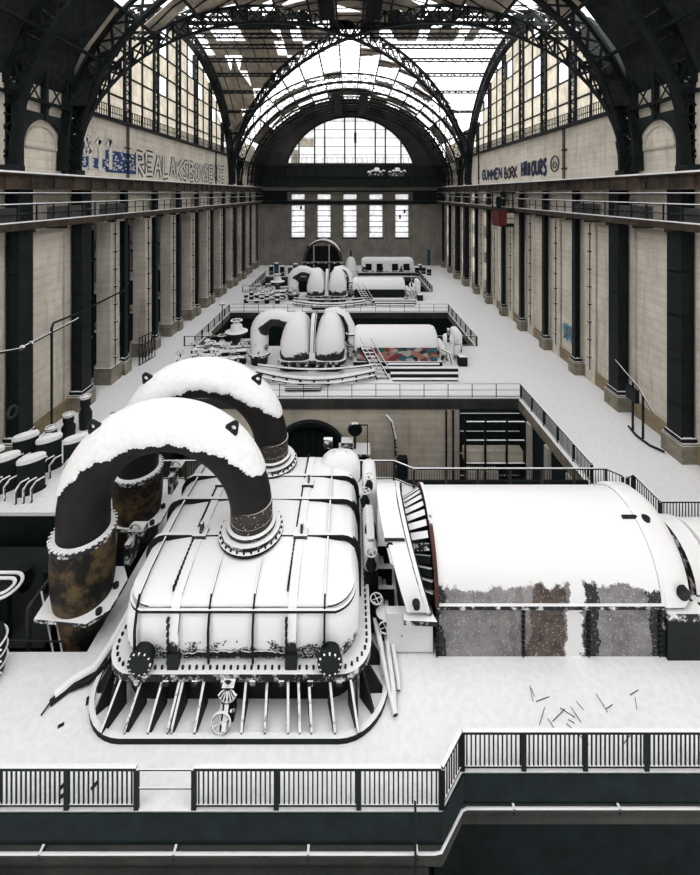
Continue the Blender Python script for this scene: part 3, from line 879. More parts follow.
# ------------------------------------------------------------------ railings
def railing(pts, label, group=None, step=.115, postevery=1.75, h=1.0, mat=None, solid=True, thin=False, midrail=False, pickets=True, skip_last=False, posts=None, z=0):
    """a run of railing along points on the deck: rails, posts, pickets each a part"""
    mat = mat or M['steel']
    t = thing('railing', (pts[0][0], pts[0][1], z), label, 'railing', group)
    P3 = [V((p[0], p[1], z)) for p in pts]; Z = lambda q: V((0, 0, q))
    tr = MB(); tw = .05 if thin else .085
    tr.path([p + Z(h) for p in P3], tw, tw * .8); tr.build('top_rail', mat, t)
    lr = MB(); lr.path([p + Z(.10) for p in P3], .05, .05); lr.build('bottom_rail', mat, t)
    if midrail: MB().path([p + Z(.55) for p in P3], .04, .04).build('middle_rail', mat, t)
    base = None; pk = None
    for a, b in zip(P3, P3[1:]):
        L = (b - a).length; n = max(1, round(L / postevery))
        for i in range(n + 1):
            if i == n and b is not P3[-1]: continue
            p = a.lerp(b, i / n)
            if base is None:
                w_ = .045 if thin else .12
                base = MB().box(a.x - w_ / 2, a.x + w_ / 2, a.y - .035, a.y + .035, z, z + h - .02).build('post', mat, t); b0 = a.copy()
            else:
                c = base.copy(); col.objects.link(c); c.parent = t; c.location = p - b0
        if not pickets: continue
        m = int(L / step)
        for i in range(1, m):
            p = a.lerp(b, i / m)
            if pk is None:
                w_ = .02 if thin else .035
                pk = MB().box(p.x - w_ / 2, p.x + w_ / 2, p.y - .012, p.y + .012, z + .1, z + h - .03).build('picket', mat, t); k0 = p.copy(); n_ = 0
            else:
                n_ += 1
                if n_ < 98: c = pk.copy(); col.objects.link(c); c.parent = t; c.location = p - k0
                else: rest.box(p.x - .017, p.x + .017, p.y - .012, p.y + .012, z + .1, z + h - .03) if False else stuffl.append(p)
    return t
stuffl = []
def flush(t, h=1.0, mat=None, z=0):
    if stuffl:
        m = MB()
        for p in stuffl: m.box(p.x - .012, p.x + .012, p.y - .012, p.y + .012, z + .1, z + h - .03)
        o = m.build('pickets', mat or M['steel'], t); o['kind'] = 'stuff'; stuffl.clear()
railmat = snowy('black_railing_paint', (.010, .016, .018), (.006, .009, .010), thr=.7, amp=.5)
snowrail = snowy('snow_topped_railing', (.05, .047, .042), (.02, .02, .02), thr=.5, amp=.3)
G1 = 'picket railings on the front edge of the deck'
el, er = EDGE_L + .04, EDGE_R + .04
railing([(-8.6, el), (-5.2, el)], 'black picket railing at the front edge, leftmost run ending at the gap', G1, postevery=1.7, mat=railmat)
railing([(-3.8, el), (2.22, el)], 'long black picket railing at the front edge, right of the gap', G1, postevery=1.75, mat=railmat)
railing([(2.24, el), (2.88, er)], 'short slanted picket railing joining the two front edge runs', G1, postevery=2, mat=railmat)
railing([(2.92, er), (9.3, er)], 'black picket railing at the front edge, right hand run', G1, postevery=1.62, mat=railmat)
flush(bpy.data.objects['railing.003'])
t = thing('gap_barrier', (-5.15, el, 0), 'two thin dark bars closing the gap in the front railing', 'barrier')
for z in (.95, .5): MB().cyl((-5.15, el, z), (-3.83, el, z), .022, 8).build('bar', railmat, t)
t = thing('ledge_pipe', (-9, 9.75, -.85), 'thin snow dusted pipe along the slab edge below front railing', 'pipe')
MB().tube([(-10, 9.78, -.79), (2.0, 9.78, -.79), (2.18, 9.8, -.79), (2.86, 10.46, -.79), (3.0, 10.5, -.79), (11, 10.5, -.79)], .045, 8).build('pipe_run', snowrail, t)
for x in (-7.4, -4.2, -1., 1.6, 4.2, 6.9):
    yy = 9.78 if x < 2 else 10.5
    MB().box(x - .03, x + .03, yy - .03, yy + .2, -.9, -.74).build('bracket', railmat, t)
tag(MB().tube([(1.55, 9.72, -1.3), (1.55, 9.72, .45), (1.55, 9.78, .5)], .03, 6).build('stub_pipe', railmat), 'short upright stub pipe standing just outside the front railing', 'pipe')

# pit one
t = railing([(-12.2, 21.42), (2.3, 21.42), (3.25, 20.82), (13.0, 20.82), (13.5, 20.3)], 'snow topped picket railing on the near side of the first pit', None, mat=snowrail, postevery=1.75, step=.13); flush(t)
t = railing([(12.5, 29.9), (12.5, 21.2)], 'picket railing along the right side of the first pit', None, mat=railmat, postevery=1.75, step=.13); flush(t)
t = railing([(-14, 30.1), (12.5, 30.1)], 'thin wire railing across the far side of the first pit', None, mat=railmat, thin=True, postevery=1.78, step=.3, pickets=False, midrail=True)
# stairwell guard at far right
t = railing([(13.65, 20.2), (14.1, 20.4), (14.1, 18.6), (18.6, 18.6)], 'black picket railing in a corner near the right wall', None, mat=railmat, postevery=1.9, step=.14); flush(t)
# pits two and three
for n, (a, b, nm) in enumerate(((40.2, 51.6, 'second'), (62, 73.4, 'third'))):
    t = railing([(PX0, a + 0), (PX0, b)], 'railing along the left side of the %s pit' % nm, None, mat=railmat, postevery=1.9, step=.3, thin=False); flush(t)
    t = railing([(PX1, a), (PX1, b)], 'railing along the right side of the %s pit' % nm, None, mat=railmat, postevery=1.9, step=.3); flush(t)
    t = railing([(PX0, b + .1), (PX1, b + .1)], 'thin railing across the far side of the %s pit' % nm, None, mat=railmat, thin=True, postevery=1.9, pickets=False, midrail=True)
    t = railing([(PX0 - 1, a - .1), (PX0 + 3.8, a - .1)], 'snowy railing on the near left edge of the %s pit' % nm, None, mat=snowrail, postevery=2.4, pickets=False)
    t = railing([(8.2, a - .1), (PX1, a - .1)], 'snowy railing on the near right edge of the %s pit' % nm, None, mat=snowrail, postevery=2.1, pickets=False)

# things inside the first pit
YP = 29.98
t = thing('arched_duct_mouth', (-3.3, YP, -4.2), 'black arched duct opening low in the first pit back wall', 'opening')
m = MB(); m.lathe([(2.6, 0), (2.9, 0), (2.9, -.45), (2.6, -.45)], (-2.9, 29.9, -4.4), 'y', 28, 0, PI); m.build('arch_ring', M['column'], t)
m = MB(); pts = [(-2.9 + 2.6 * math.cos(R(180 * i / 24)), 29.95, -4.4 + 2.6 * math.sin(R(180 * i / 24))) for i in range(25)]; m.plate(pts, (0, .05, 0)); m.build('opening_back', M['dark'], t)
for i in range(9):
    x = -5 + i * .52; h_ = math.sqrt(max(.1, 2.55 ** 2 - (x + 2.9) ** 2)); MB().box(x - .04, x + .04, 29.8, 29.86, -4.4, -4.4 + h_).build('bar', M['column'], t)
t = thing('pit_switchgear', (.3, 28.6, -7), 'small snowy switchgear stand with round gauge on the pit floor', 'machine')
MB().box(-.7, 1.3, 28.2, 29.2, -7, -3.0).build('stand', M['steel'], t)
MB().box(-.8, 1.4, 28.0, 29.3, -3.0, -2.85).box(-.6, .2, 28.2, 28.9, -2.85, -2.2).build('table', M['hoodtop'], t)
MB().lathe([(.42, 0), (.5, .1), (.42, .3)], (.35, 28.5, -1.5), 'y', 18).box(.28, .42, 28.6, 28.75, -2.85, -1.6).build('gauge', M['steel'], t)
MB().path([(1.2, 28.1, -2.85), (1.2, 28.1, -.9), (.2, 28.1, -.9)], .06, .06).build('frame', M['column'], t)
tag(MB().tube([(2.6, 29.5, -1.0), (3.0, 29.4, -1.4), (3.25, 29.4, -2.6), (3.35, 29.4, -6)], .11, 8).build('bent_pipe', M['hoodtop']), 'white bent pipe hanging down the first pit back wall', 'pipe')
tag(MB().box(3.35, 4.1, 29.0, 29.6, -5.3, -3.9).build('junction_box', M['column']), 'small dark box beside bent pipe in the first pit', 'box')
for x in (7.0, 7.5): tag(MB().cyl((x, 29.8, -.8), (x, 29.8, -7), .07, 8).build('down_pipe', M['column']), 'thin dark %s down pipe on the first pit back wall' % ('left' if x < 7.2 else 'right'), 'pipe')
t = thing('pit_rack', (10, 29.3, -7), 'dark steel framework rack filling right end of the first pit', 'rack')
m = MB()
for z in (-1.1, -2.4, -4.0, -5.6): m.box(8.0, 12.3, 28.6, 28.75, z, z + .12); m.box(8.0, 12.3, 29.7, 29.8, z, z + .12)
m.build('shelf_beam', M['steel'], t)
for x in (8.0, 9.4, 10.9, 12.2): MB().box(x, x + .12, 28.6, 28.75, -7, -.8).build('upright', M['column'], t)
MB().box(8.0, 12.35, 29.82, 29.95, -7, -.8).build('back_sheet', M['dark'], t)
MB().box(8.1, 12.2, 28.9, 29.6, -4.0, -3.2).box(8.3, 10.5, 28.9, 29.6, -5.6, -4.7).build('stored_boxes', M['pitwall'], t)
for x, n_ in ((12.6, 'right'),):
    for y in (22.6, 25.2, 27.8):
        tag(MB().box(12.15, 12.38, y, y + .5, -7, -.75).build('pit_pier', M['pillar']), 'pale concrete pier on the first pit right side, %s' % {22.6: 'nearest', 25.2: 'middle', 27.8: 'farthest'}[y], 'pier', 'piers in the first pit')
m = MB().box(-12.2, -4.8, 28.5, 29.9, -3.2, -2.9); tag(m.build('pit_platform', M['steel']), 'dark platform at the left end inside the first pit', 'platform')

# ------------------------------------------------------------------ low-pressure exhaust hood (big ribbed casing)
HC = (-3.3, 15.5)
def rrect(cx, cy, hx, hy, r, z, n=6):
    r = min(r, hx - .01, hy - .01); out = []
    for (sx, sy, a0) in ((1, -1, -90), (1, 1, 0), (-1, 1, 90), (-1, -1, 180)):
        for i in range(n + 1):
            a = R(a0 + 90 * i / n); out.append((cx + sx * (hx - r) + r * math.cos(a), cy + sy * (hy - r) + r * math.sin(a), z))
    return out
cx, cy = HC; HX, HY = 3.84, 3.6
t = turb = thing('turbine_exhaust_hood', (cx, cy, 0), 'huge square snow covered turbine casing with ribs and a finned skirt', 'turbine')
# skirt tray, inner wall, fins
m = MB(); o_ = rrect(cx, cy, HX + .64, HY + .75, 1.5, 0, 10); i_ = rrect(cx, cy, HX + .52, HY + .62, 1.4, 0, 10)
m.loft([[(x, y, .0) for x, y, z in o_], [(x, y, .16) for x, y, z in o_], [(x, y, .16) for x, y, z in i_], [(x, y, .0) for x, y, z in i_]], True)
m.build('skirt_rim', M['steel'], t, 40)
m = MB(); m.loft([rrect(cx, cy, HX + .54, HY + .65, 1.4, .0, 8), rrect(cx, cy, HX + .54, HY + .65, 1.4, .06, 8)]); m.build('skirt_tray', M['hoodtop'], t)
m = MB(); m.loft([rrect(cx, cy, HX - .25, HY - .22, 1.0, 0, 8), rrect(cx, cy, HX - .1, HY - .1, 1.0, 1.0, 8)], cap=False); m.build('skirt_wall', M['column'], t, 40)
fm = snowy('skirt_fin_iron', (.02, .02, .02), (.008, .010, .011), thr=.62, amp=.3)
def fin(p, q, w_=.05):
    """triangular gusset from the flange edge p (top) out to the rim q"""
    p = V(p); q = V(q); d = (q - p); d.z = 0; L = d.length; d.normalize(); s_ = V((-d.y, d.x, 0)) * w_ / 2
    poly = [V((p.x, p.y, .05)) - d * .12, V((p.x, p.y, 1.0)) - d * .12, V((p.x, p.y, 1.0)), V((q.x, q.y, .2)), V((q.x, q.y, .05))]
    mb = MB(); mb.loft([[a - s_ for a in poly], [a + s_ for a in poly]]); mb.beam(p + V((0, 0, 0)), (q.x, q.y, .21), .07, .03)
    mb.build('fin', fm, turb)
yf = cy - HY
for i in range(12):
    x = cx - 3.3 + i * 6.6 / 11
    fin((x, yf, 1.0), (cx + (x - cx) * 1.07, cy - HY - .66, .2))
for dx in (-1.7, 1.7): fin((cx + dx + .1, yf, 1.0), (cx + (dx + .1) * 1.07, cy - HY - .66, .2))
for s in (-1, 1):
    for a in (20, 45, 70):
        ca, sa = math.sin(R(a)), math.cos(R(a))
        fin((cx + s * (HX - .55 + .55 * ca), cy - HY + .55 - .55 * sa, 1.0), (cx + s * (HX - .78 + 1.28 * ca), cy - HY + .88 - 1.48 * sa, .2))
    for j in range(7):
        y = cy - HY + 1.1 + j * .95; fin((cx + s * HX, y, 1.0), (cx + s * (HX + .5), y, .2))
# flange with bolts
m = MB(); fo_, fi_ = rrect(cx, cy, HX + .12, HY + .12, .95, 1, 8), rrect(cx, cy, HX - .35, HY - .35, .7, 1, 8)
m.loft([[(x, y, .95) for x, y, z in fo_], [(x, y, 1.17) for x, y, z in fo_], [(x, y, 1.17) for x, y, z in fi_], [(x, y, .95) for x, y, z in fi_]], True)
m.build('flange', M['hoodtop'], t, 40)
def perim(pts, step):
    out = []; acc = 0
    for a, b in zip(pts, pts[1:] + pts[:1]):
        a = V(a); b = V(b); L = (b - a).length
        while acc < L: out.append(a.lerp(b, acc / L)); acc += step
        acc -= L
    return out
bolts = MB()
for p in perim(rrect(cx, cy, HX - .02, HY - .02, .85, 1.17, 8), .2): bolts.cyl((p.x, p.y, 1.15), (p.x, p.y, 1.25), .038, 6)
o = bolts.build('flange_bolts', M['column'], t); o['kind'] = 'stuff'
# casing body, two storeys
def crown(y): return .26 * (1 - ((y - cy) / HY) ** 2)
def ringc(hx, hy, r, z, k): return [(x, y, z + k * crown(y)) for x, y, _ in rrect(cx, cy, hx, hy, r, 0, 8)]
m = MB()
rows = [(3.46, 3.3, .75, 1.12, 0), (3.58, 3.43, .8, 1.5, 0), (3.6, 3.45, .85, 1.95, .1), (3.57, 3.42, .85, 2.35, .3), (3.48, 3.34, .85, 2.68, .6)]
m.loft([ringc(*r) for r in rows]); m.build('lower_casing', M['hood'], t, 50)
m = MB()
rows = [(3.44, 3.32, .85, 2.62, .6), (3.46, 3.36, .85, 2.76, .7), (3.3, 3.24, .8, 2.88, .8), (2.9, 2.9, .7, 2.95, .95), (2.2, 2.2, .5, 3.02, 1.), (.9, .9, .2, 3.05, 1.), (.1, .1, .04, 3.06, 1)]
m.loft([ringc(*r) for r in rows]); m.build('upper_casing', M['hoodtop'], t, 60)
def topz(x, y):
    return 2.98 + crown(y)
# transverse ribs that curl over the shoulders
def rib_at(y, w_=.12, h_=.10, half=3.56):
    pts = []
    zt = 2.98 + crown(y)
    pts.append((cx - half - .02, y, 1.2)); pts.append((cx - half - .02, y, zt - .75))
    for i in range(7):
        a = R(180 - 90 * i / 6); pts.append((cx - half + .5 + .52 * math.cos(a), y, zt - .62 + .62 * math.sin(a)))
    for i in range(6, -1, -1):
        a = R(90 * i / 6); pts.append((cx + half - .5 + .52 * math.cos(a), y, zt - .62 + .62 * math.sin(a)))
    pts.append((cx + half + .02, y, zt - .75)); pts.append((cx + half + .02, y, 1.2))
    ups = []
    for i, p in enumerate(pts):
        v = V((p[0] - cx, 0, p[2] - 2.0)); 
        if 2 < i < len(pts) - 3 and abs(p[0] - cx) < half - .4: v = V((0, 0, 1))
        ups.append(v.normalized())
    prof = [(-w_ / 2, -.1), (w_ / 2, -.1), (w_ / 2, h_), (-w_ / 2, h_)]
    MB().sweep(pts, prof, ups).build('rib', M['rib'], t, 30)
for y in (cy - 3.36 + 1.95, cy - 3.36 + 3.55, cy - 3.36 + 4.9): rib_at(y)
# front lip rib
fr = []
for i in range(9): a = R(180 + 75 * (i + 1) / 9); fr.append(V((cx - 2.66 + .80 * math.cos(a), cy - 2.6 + .84 * math.sin(a), 2.74 + .65 * crown(cy - 3.3))))
fr += [V((-2 * cx * -1 - p.x, p.y, p.z)) for p in fr[::-1]]
MB().sweep(fr, [(-.035, -.13), (.035, -.13), (.035, -.05), (-.035, -.05)], (0, 0, 1)).build('lip_rib', M['rib'], t, 30)
# lengthwise seams and bolted joint bands
for dx, wide in ((-3.0, 0), (-1.85, 1), (-.85, 0), (.45, 0), (1.6, 1), (2.55, 0)):
    pts = [(cx + dx, cy - HY + .16, 1.2), (cx + dx, cy - 3.50, 1.6), (cx + dx, cy - 3.50, 2.2), (cx + dx, cy - 3.34, 2.74)]
    for i in range(11):
        y = cy - 3.2 + 6.3 * i / 10; pts.append((cx + dx, y, 2.93 + crown(y) + (.06 if abs(y - cy) < 2.9 else -.03)))
    ups = [V((0, -1, .15)).normalized()] * 3 + [V((0, -.7, .7))] + [V((0, 0, 1))] * 11
    prof = [(-.13, -.02), (.13, -.02), (.13, .05), (-.13, .05)] if wide else [(-.025, -.03), (.025, -.03), (.025, .055), (-.025, .055)]
    MB().sweep(pts, prof, ups).build('joint_band' if wide else 'seam', M['hoodtop'] if wide else M['rib'], t, 30)
    if wide:
        m = MB()
        for i in range(44):
            y = cy - 3.1 + 6.2 * i / 43; z = 2.97 + crown(y)
            for e in (-.17,): m.box(cx + dx + e - .03, cx + dx + e + .02, y - .045, y + .045, z - .05, z + .10)
        for i in range(7): m.box(cx + dx - .19, cx + dx - .12, cy - 3.60, cy - 3.5, 1.3 + i * .2, 1.4 + i * .2)
        o = m.build('joint_bolts', M['column'], t)
        o['kind'] = 'stuff'
        MB().box(cx + dx - .16, cx + dx + .16, cy - 3.62, cy - 3.42, 1.17, 1.6).build('joint_foot', M['column'], t)
        for yy in (cy - 1.5, cy + .9):      # lifting lugs
            z = 3.0 + crown(yy)
            MB().box(cx + dx - .22, cx + dx + .24, yy - .08, yy + .30, z, z + .14).plate([(cx + dx - .0, yy, z + .1), (cx + dx, yy + .3, z + .1), (cx + dx, yy + .22, z + .42), (cx + dx, yy + .08, z + .42)], (.08, 0, 0)).build('lifting_lug', M['crust'], t)
for i in range(8):
    x = cx - 2.9 + i * .83; 
    MB().box(x, x + .16, cy - HY - .16, cy - HY - .08, .86, 1.0).build('bracket', M['hoodtop'], t)
# round bolted manholes on the front
for dx in (-2.72, 2.72):
    x = cx + dx; y = cy - 3.42
    m = MB(); m.lathe([(.30, 0), (.30, -.24), (.36, -.24), (.36, -.34), (.22, -.38), (.02, -.38)], (x, y, 1.52), 'y', 24)
    o = m.build('manhole', M['column'], t, 40); ORIG[o.name] = ORIG[t.name]
    m = MB()
    for q in range(12): a = 2 * PI * q / 12; m.box(x + .31 * math.cos(a) - .025, x + .31 * math.cos(a) + .025, y - .40, y - .33, 1.52 + .31 * math.sin(a) - .025, 1.52 + .31 * math.sin(a) + .025)
    b_ = m.build('cover_bolts', M['hoodtop'], o)
# bare black streak where snow fell off the face
m = MB(); rr = random.Random(3)
up_, lo_ = [], []
for i in range(40):
    x = cx - 1.6 + 3.3 * i / 39; e = math.sin(PI * i / 39) ** .4
    up_.append((x, cy - 3.455, 1.46 + (.03 + .09 * rr.random()) * e)); lo_.append((x, cy - 3.43, 1.40 - (.02 + .04 * rr.random()) * e))
for i in range(39): m.plate([lo_[i], lo_[i + 1], up_[i + 1], up_[i]], (0, -.02, 0))
m.build('bare_streak', M['rib'], t)

# shell-shaped valve with handwheel on the skirt front
t = thing('skirt_valve', (-3.45, 11.6, .1), 'snowy shell shaped valve with a four spoke handwheel on the skirt', 'valve')
m = MB(); c0 = V((-3.45, 11.62, .95))
for i in range(7):
    a = R(210 + i * 20); m.beam(c0 + V((0, 0, .12)), c0 + V((.26 * math.cos(a), -.12, .32 * math.sin(a) + .1)), .05, .06)
for i in range(5):
    a = R(50 + i * 20); m.beam(c0 + V((0, 0, .12)), c0 + V((.16 * math.cos(a), -.02, .16 * math.sin(a) + .14)), .03, .03)
m.torus(c0 + V((0, -.08, -.03)), .25, .03, 'y', 20, 6, R(190), R(350)); m.build('shell_bonnet', M['hoodtop'], t)
MB().box(-3.62, -3.28, 11.55, 11.9, .1, 1.05).build('body', M['rib'], t)
MB().beam((-3.45, 11.5, .66), (-3.45, 11.2, .3), .12, .08).beam((-3.66, 11.5, .5), (-3.6, 11.35, .66), .05, .05).beam((-3.24, 11.5, .5), (-3.3, 11.35, .66), .05, .05).build('yoke', M['hoodtop'], t)
m = MB(); wc = V((-3.55, 11.28, .42)); rot = Matrix.Rotation(R(-8), 3, 'X'); pts = [wc + rot @ V((.25 * math.cos(a), 0, .25 * math.sin(a))) for a in [2 * PI * i / 24 for i in range(24)]]
m.tube(pts, .03, 6, True)
for i in range(4):
    a = PI / 2 * i + .4; m.cyl(wc, wc + rot @ V((.27 * math.cos(a), 0, .27 * math.sin(a))), .02, 6)
m.build('handwheel', M['hoodtop'], t)

# ------------------------------------------------------------------ the two crossover pipes
RL, RS = .82, .70
def crossover(Y, label, dz=0.):
    xl, xr = -9.25, -3.42; zs = 3.98; xm = (xl + xr) / 2; Rr = (xr - xl) / 2
    t = thing('crossover_pipe', (xm, Y, 2.3), label, 'pipe', 'arched crossover pipes')
    pts = [(xl, Y, 2.95 + dz), (xl, Y, 3.6)]; rad = [RL, RL]
    for i in range(33):
        a = PI - PI * i / 32; pts.append((xm + Rr * math.cos(a), Y, zs + Rr * math.sin(a))); rad.append(RL - (RL - RS) * i / 32)
    pts += [(xr, Y, 3.3)]; rad += [RS]
    mb = MB().tube(pts, rad, 40); mb.build('bent_pipe', M['pipe'], t, 60)
    # thick snow lying on the back of the bend
    rings = []; rr = random.Random(int(Y * 10)); K = 22
    ph = [rr.random() * 6.28 for _ in range(8)]
    for i in range(193):
        f = i / 192; a = R(172) - R(150) * f; c = V((xm + Rr * math.cos(a), Y, zs + Rr * math.sin(a))); r0 = RL - (RL - RS) * (PI - a) / PI
        e = V((math.cos(a), 0, math.sin(a))); ey = V((0, 1, 0))
        endf = min(1, max(.0, math.sin(PI * f)) ** .35 * 1.05)
        spread = endf * R(74) * (.55 + .45 * math.sin(a)) 
        jag = (.05 * math.sin(9 * f + ph[0]) + .05 * math.sin(31 * f + ph[1]) + .04 * math.sin(77 * f + ph[2]) + .05 * rr.uniform(-1, 1))
        jag2 = (.05 * math.sin(11 * f + ph[3]) + .05 * math.sin(37 * f + ph[4]) + .05 * rr.uniform(-1, 1))
        ring = []
        lo, hi = -(spread + R(26) * endf + R(6) + jag * 1.1), (spread + R(8) + jag2 * .8)
        outp, inp = [], []
        for q in range(K + 1):
            b = lo + (hi - lo) * q / K; u = abs(2 * q / K - 1)
            th = .13 * math.sqrt(max(0, 1 - u ** 6)) * endf + .012
            dirv = e * math.cos(b) + ey * math.sin(b)
            outp.append(c + dirv * (r0 + th)); inp.append(c + dirv * (r0 - .03))
        rings.append(outp + inp[::-1])
    MB().loft(rings).build('snow_cap', M['snow'], t, 50)
    # collar rings at the right foot, on the casing turret
    z0 = 3.25
    m = MB().lathe([(1.02, -.4), (1.02, .2), (1.1, .22), (1.1, .3), (1.0, .32), (.70, .33)], (xr, Y, 3.05), 'z', 36); m.build('turret', M['pipe'], t, 40)
    m = MB().lathe([(.70, 0), (1.0, .0), (1.0, .12), (.70, .12)], (xr, Y, 3.38), 'z', 36); m.build('bolted_collar', M['hoodtop'], t, 40)
    m = MB().lathe([(.68, 0), (.84, .0), (.84, .10), (.72, .12), (.72, .3), (.68, .3)], (xr, Y, 3.54), 'z', 36); m.build('upper_collar', M['crust'], t, 40)
    m = MB().lathe([(RS + .012, 0), (RS + .012, .75)], (xr, Y, 3.6), 'z', 36); m.build('flecked_sleeve', M['crust'], t, 40)
    m = MB()
    for q in range(28): a = 2 * PI * q / 28; m.cyl((xr + 1.04 * math.cos(a), Y + 1.04 * math.sin(a), 3.34), (xr + 1.04 * math.cos(a), Y + 1.04 * math.sin(a), 3.42), .035, 6)
    o = m.build('collar_bolts', M['column'], t); o['kind'] = 'stuff'
    # left foot: snowy flange
    m = MB().lathe([(RL, 0), (1.02, 0), (1.02, .14), (RL, .18)], (xl, Y, 2.86 + dz), 'z', 40); m.build('foot_flange', M['hoodtop'], t, 40)
    m = MB()
    for q in range(34): a = 2 * PI * q / 34; m.cyl((xl + 1.0 * math.cos(a), Y + 1.0 * math.sin(a), 2.94 + dz), (xl + 1.0 * math.cos(a), Y + 1.0 * math.sin(a), 3.05 + dz), .045, 6)
    o = m.build('foot_bolts', M['hoodtop'], t); o['kind'] = 'stuff'
    # triangular lifting eyes on the crown
    for ad in (128, 52):
        a = R(ad); c = V((xm + Rr * math.cos(a), Y, zs + Rr * math.sin(a))); r0 = RL - (RL - RS) * (PI - a) / PI
        p = c + V((math.cos(a), 0, math.sin(a))) * (r0 + .02)
        tx = V((math.sin(a), 0, -math.cos(a))) * (1 if ad > 90 else -1) * -1; nz = V((math.cos(a), 0, math.sin(a)))
        y0 = V((0, -.35, 0))
        A, B, C, D = p + y0 - tx * .30, p + y0 + tx * .30, p + y0 + nz * .42 + tx * .05, p + y0 + nz * .42 - tx * .12
        H = p + y0 + nz * .2; mb = MB(); outer_ = [A, B, C, D]; 
        ring = []
        for q in range(16):
            an = 2 * PI * q / 16; ring.append(H + (tx * math.cos(an) + nz * math.sin(an)) * .09)
        def edge(q):
            an = 2 * PI * q / 16; d = tx * math.cos(an) + nz * math.sin(an); best = .6
            for u, v in zip(outer_, outer_[1:] + outer_[:1]):
                e_ = v - u; nrm = e_.cross(V((0, 1, 0))).normalized(); dn = d.dot(nrm)
                if abs(dn) > 1e-6:
                    s_ = (u - H).dot(nrm) / dn
                    if s_ > 0: best = min(best, s_)
            return H + d * best
        o2 = [edge(q) for q in range(16)]; w2 = V((0, .09, 0))
        mb.loft([[q_ for q_ in r_] for r_ in (ring, o2)], cap=False); mb.loft([[q_ + w2 for q_ in o2], [q_ + w2 for q_ in ring]], cap=False); mb.loft([o2, [q_ + w2 for q_ in o2]], cap=False)
        mb.build('lifting_eye', M['column'], t)
    return t
crossover(14.25, 'great arched iron pipe nearest the camera, snow on its bend', .3)
crossover(17.9, 'great arched iron pipe standing behind the nearer one')
# rusty vertical casings under the left feet
for Y, n_ in ((14.25, 'near'), (17.9, 'far')):
    t = thing('valve_chest', (-9.25, Y, 0), 'rusty round valve chest carrying the left foot of the %s arched pipe' % ('nearer' if n_ == 'near' else 'rear'), 'valve', 'valve chests')
    MB().lathe([(.9, 0), (.97, .5), (1.0, 1.2), (.98, 2.04 if n_ == 'near' else 1.74)], (-9.25, Y, 1.1), 'z', 36).build('drum', M['piperust'], t, 40)
    if n_ == 'near': MB().lathe([(.6, -3.6), (.6, -1.6), (.8, -.2), (.95, 0)], (-9.25, Y, 1.1), 'z', 28).build('lower_neck', M['piperust'], t, 40)
    else: MB().lathe([(.8, -1.1), (.8, -.4), (.95, 0)], (-9.25, Y, 1.1), 'z', 28).build('lower_neck', M['piperust'], t, 40)
    m = MB().prism([(-10.3, Y - .9), (-8.5, Y - 1.05), (-8.0, Y - .6), (-8.0, Y + .5), (-8.4, Y + 1.0), (-10.5, Y + 1.0)], 1.0, 1.12); m.build('foot_plate', M['hoodtop'], t)
    for (x, y) in ((-8.3, Y - .7), (-8.25, Y + .2)): MB().lathe([(.1, 0), (.1, .12), (.05, .16)], (x, y, 1.12), 'z', 8).build('plate_bolt', M['column'], t)
    MB().box(-8.45, -7.9, Y + 1.3, Y + 1.8, 1.9, 2.15).torus((-8.18, Y + 1.4, 2.2), .19, .06, 'y', 12, 6, 0, PI).box(-8.4, -8.2, Y + 1.0, Y + 1.7, 1.1, 1.9).build('side_lug', M['hoodtop'], t)
# ------------------------------------------------------------------ generator beside the big casing
def arc_shell(x0, x1, yc, zc, r, th, a0, a1, n=24, tilt=0.):
    """curved plate around an X axis: angle 0 = towards the camera side (-Y), 90 = up"""
    rings = []
    for i in range(n + 1):
        a = a0 + (a1 - a0) * i / n; c, s = -math.cos(a), math.sin(a)
        dx = tilt * (s * r)
        rings.append([(x0 + dx, yc + c * r, zc + s * r), (x1 + dx, yc + c * r, zc + s * r), (x1 + dx, yc + c * (r + th), zc + s * (r + th)), (x0 + dx, yc + c * (r + th), zc + s * (r + th))])
    return MB().loft(rings)
GY, GZ, GR = 15.25, 1.7, 2.0
t = thing('generator', (6.5, GY, 0), 'long barrel shaped generator with thick snow above and rusty frosted plates', 'generator')
m = MB(); rings = []
for x in [2.85 + 7.2 * i / 24 for i in range(25)]:
    rings.append([(x, GY - math.cos(R(a)) * GR, GZ + math.sin(R(a)) * GR) for a in range(0, 181, 6)])
m.loft(rings); m.build('barrel', M['gen'], t, 40)
m = MB(); m.box(2.85, 10.05, GY - GR + .02, GY + GR - .02, 0, 1.62); m.build('flank_plate', M['panel'], t)
m = MB().box(2.8, 10.1, GY - GR - .1, GY - GR + .05, 1.62, 1.74); m.build('ledge', M['hoodtop'], t)
for x in (2.82, 5.6, 7.72, 10.02):
    m = MB()
    for i in range(9): m.box(x - .05, x + .05, GY - GR - .04, GY - GR + .02, .08 + i * .17, .17 + i * .17)
    m.box(x - .015, x + .015, GY - GR - .02, GY - GR + .02, 0, 1.6)
    m.build('bolt_strip', M['column'], t)
m = arc_shell(2.74, 2.86, GY, GZ, 1.98, .12, 0, PI); m.build('end_ring', snowy('red_oxide_ring', (.10, .04, .03), (.05, .03, .025), thr=.9, amp=.3), t, 40)
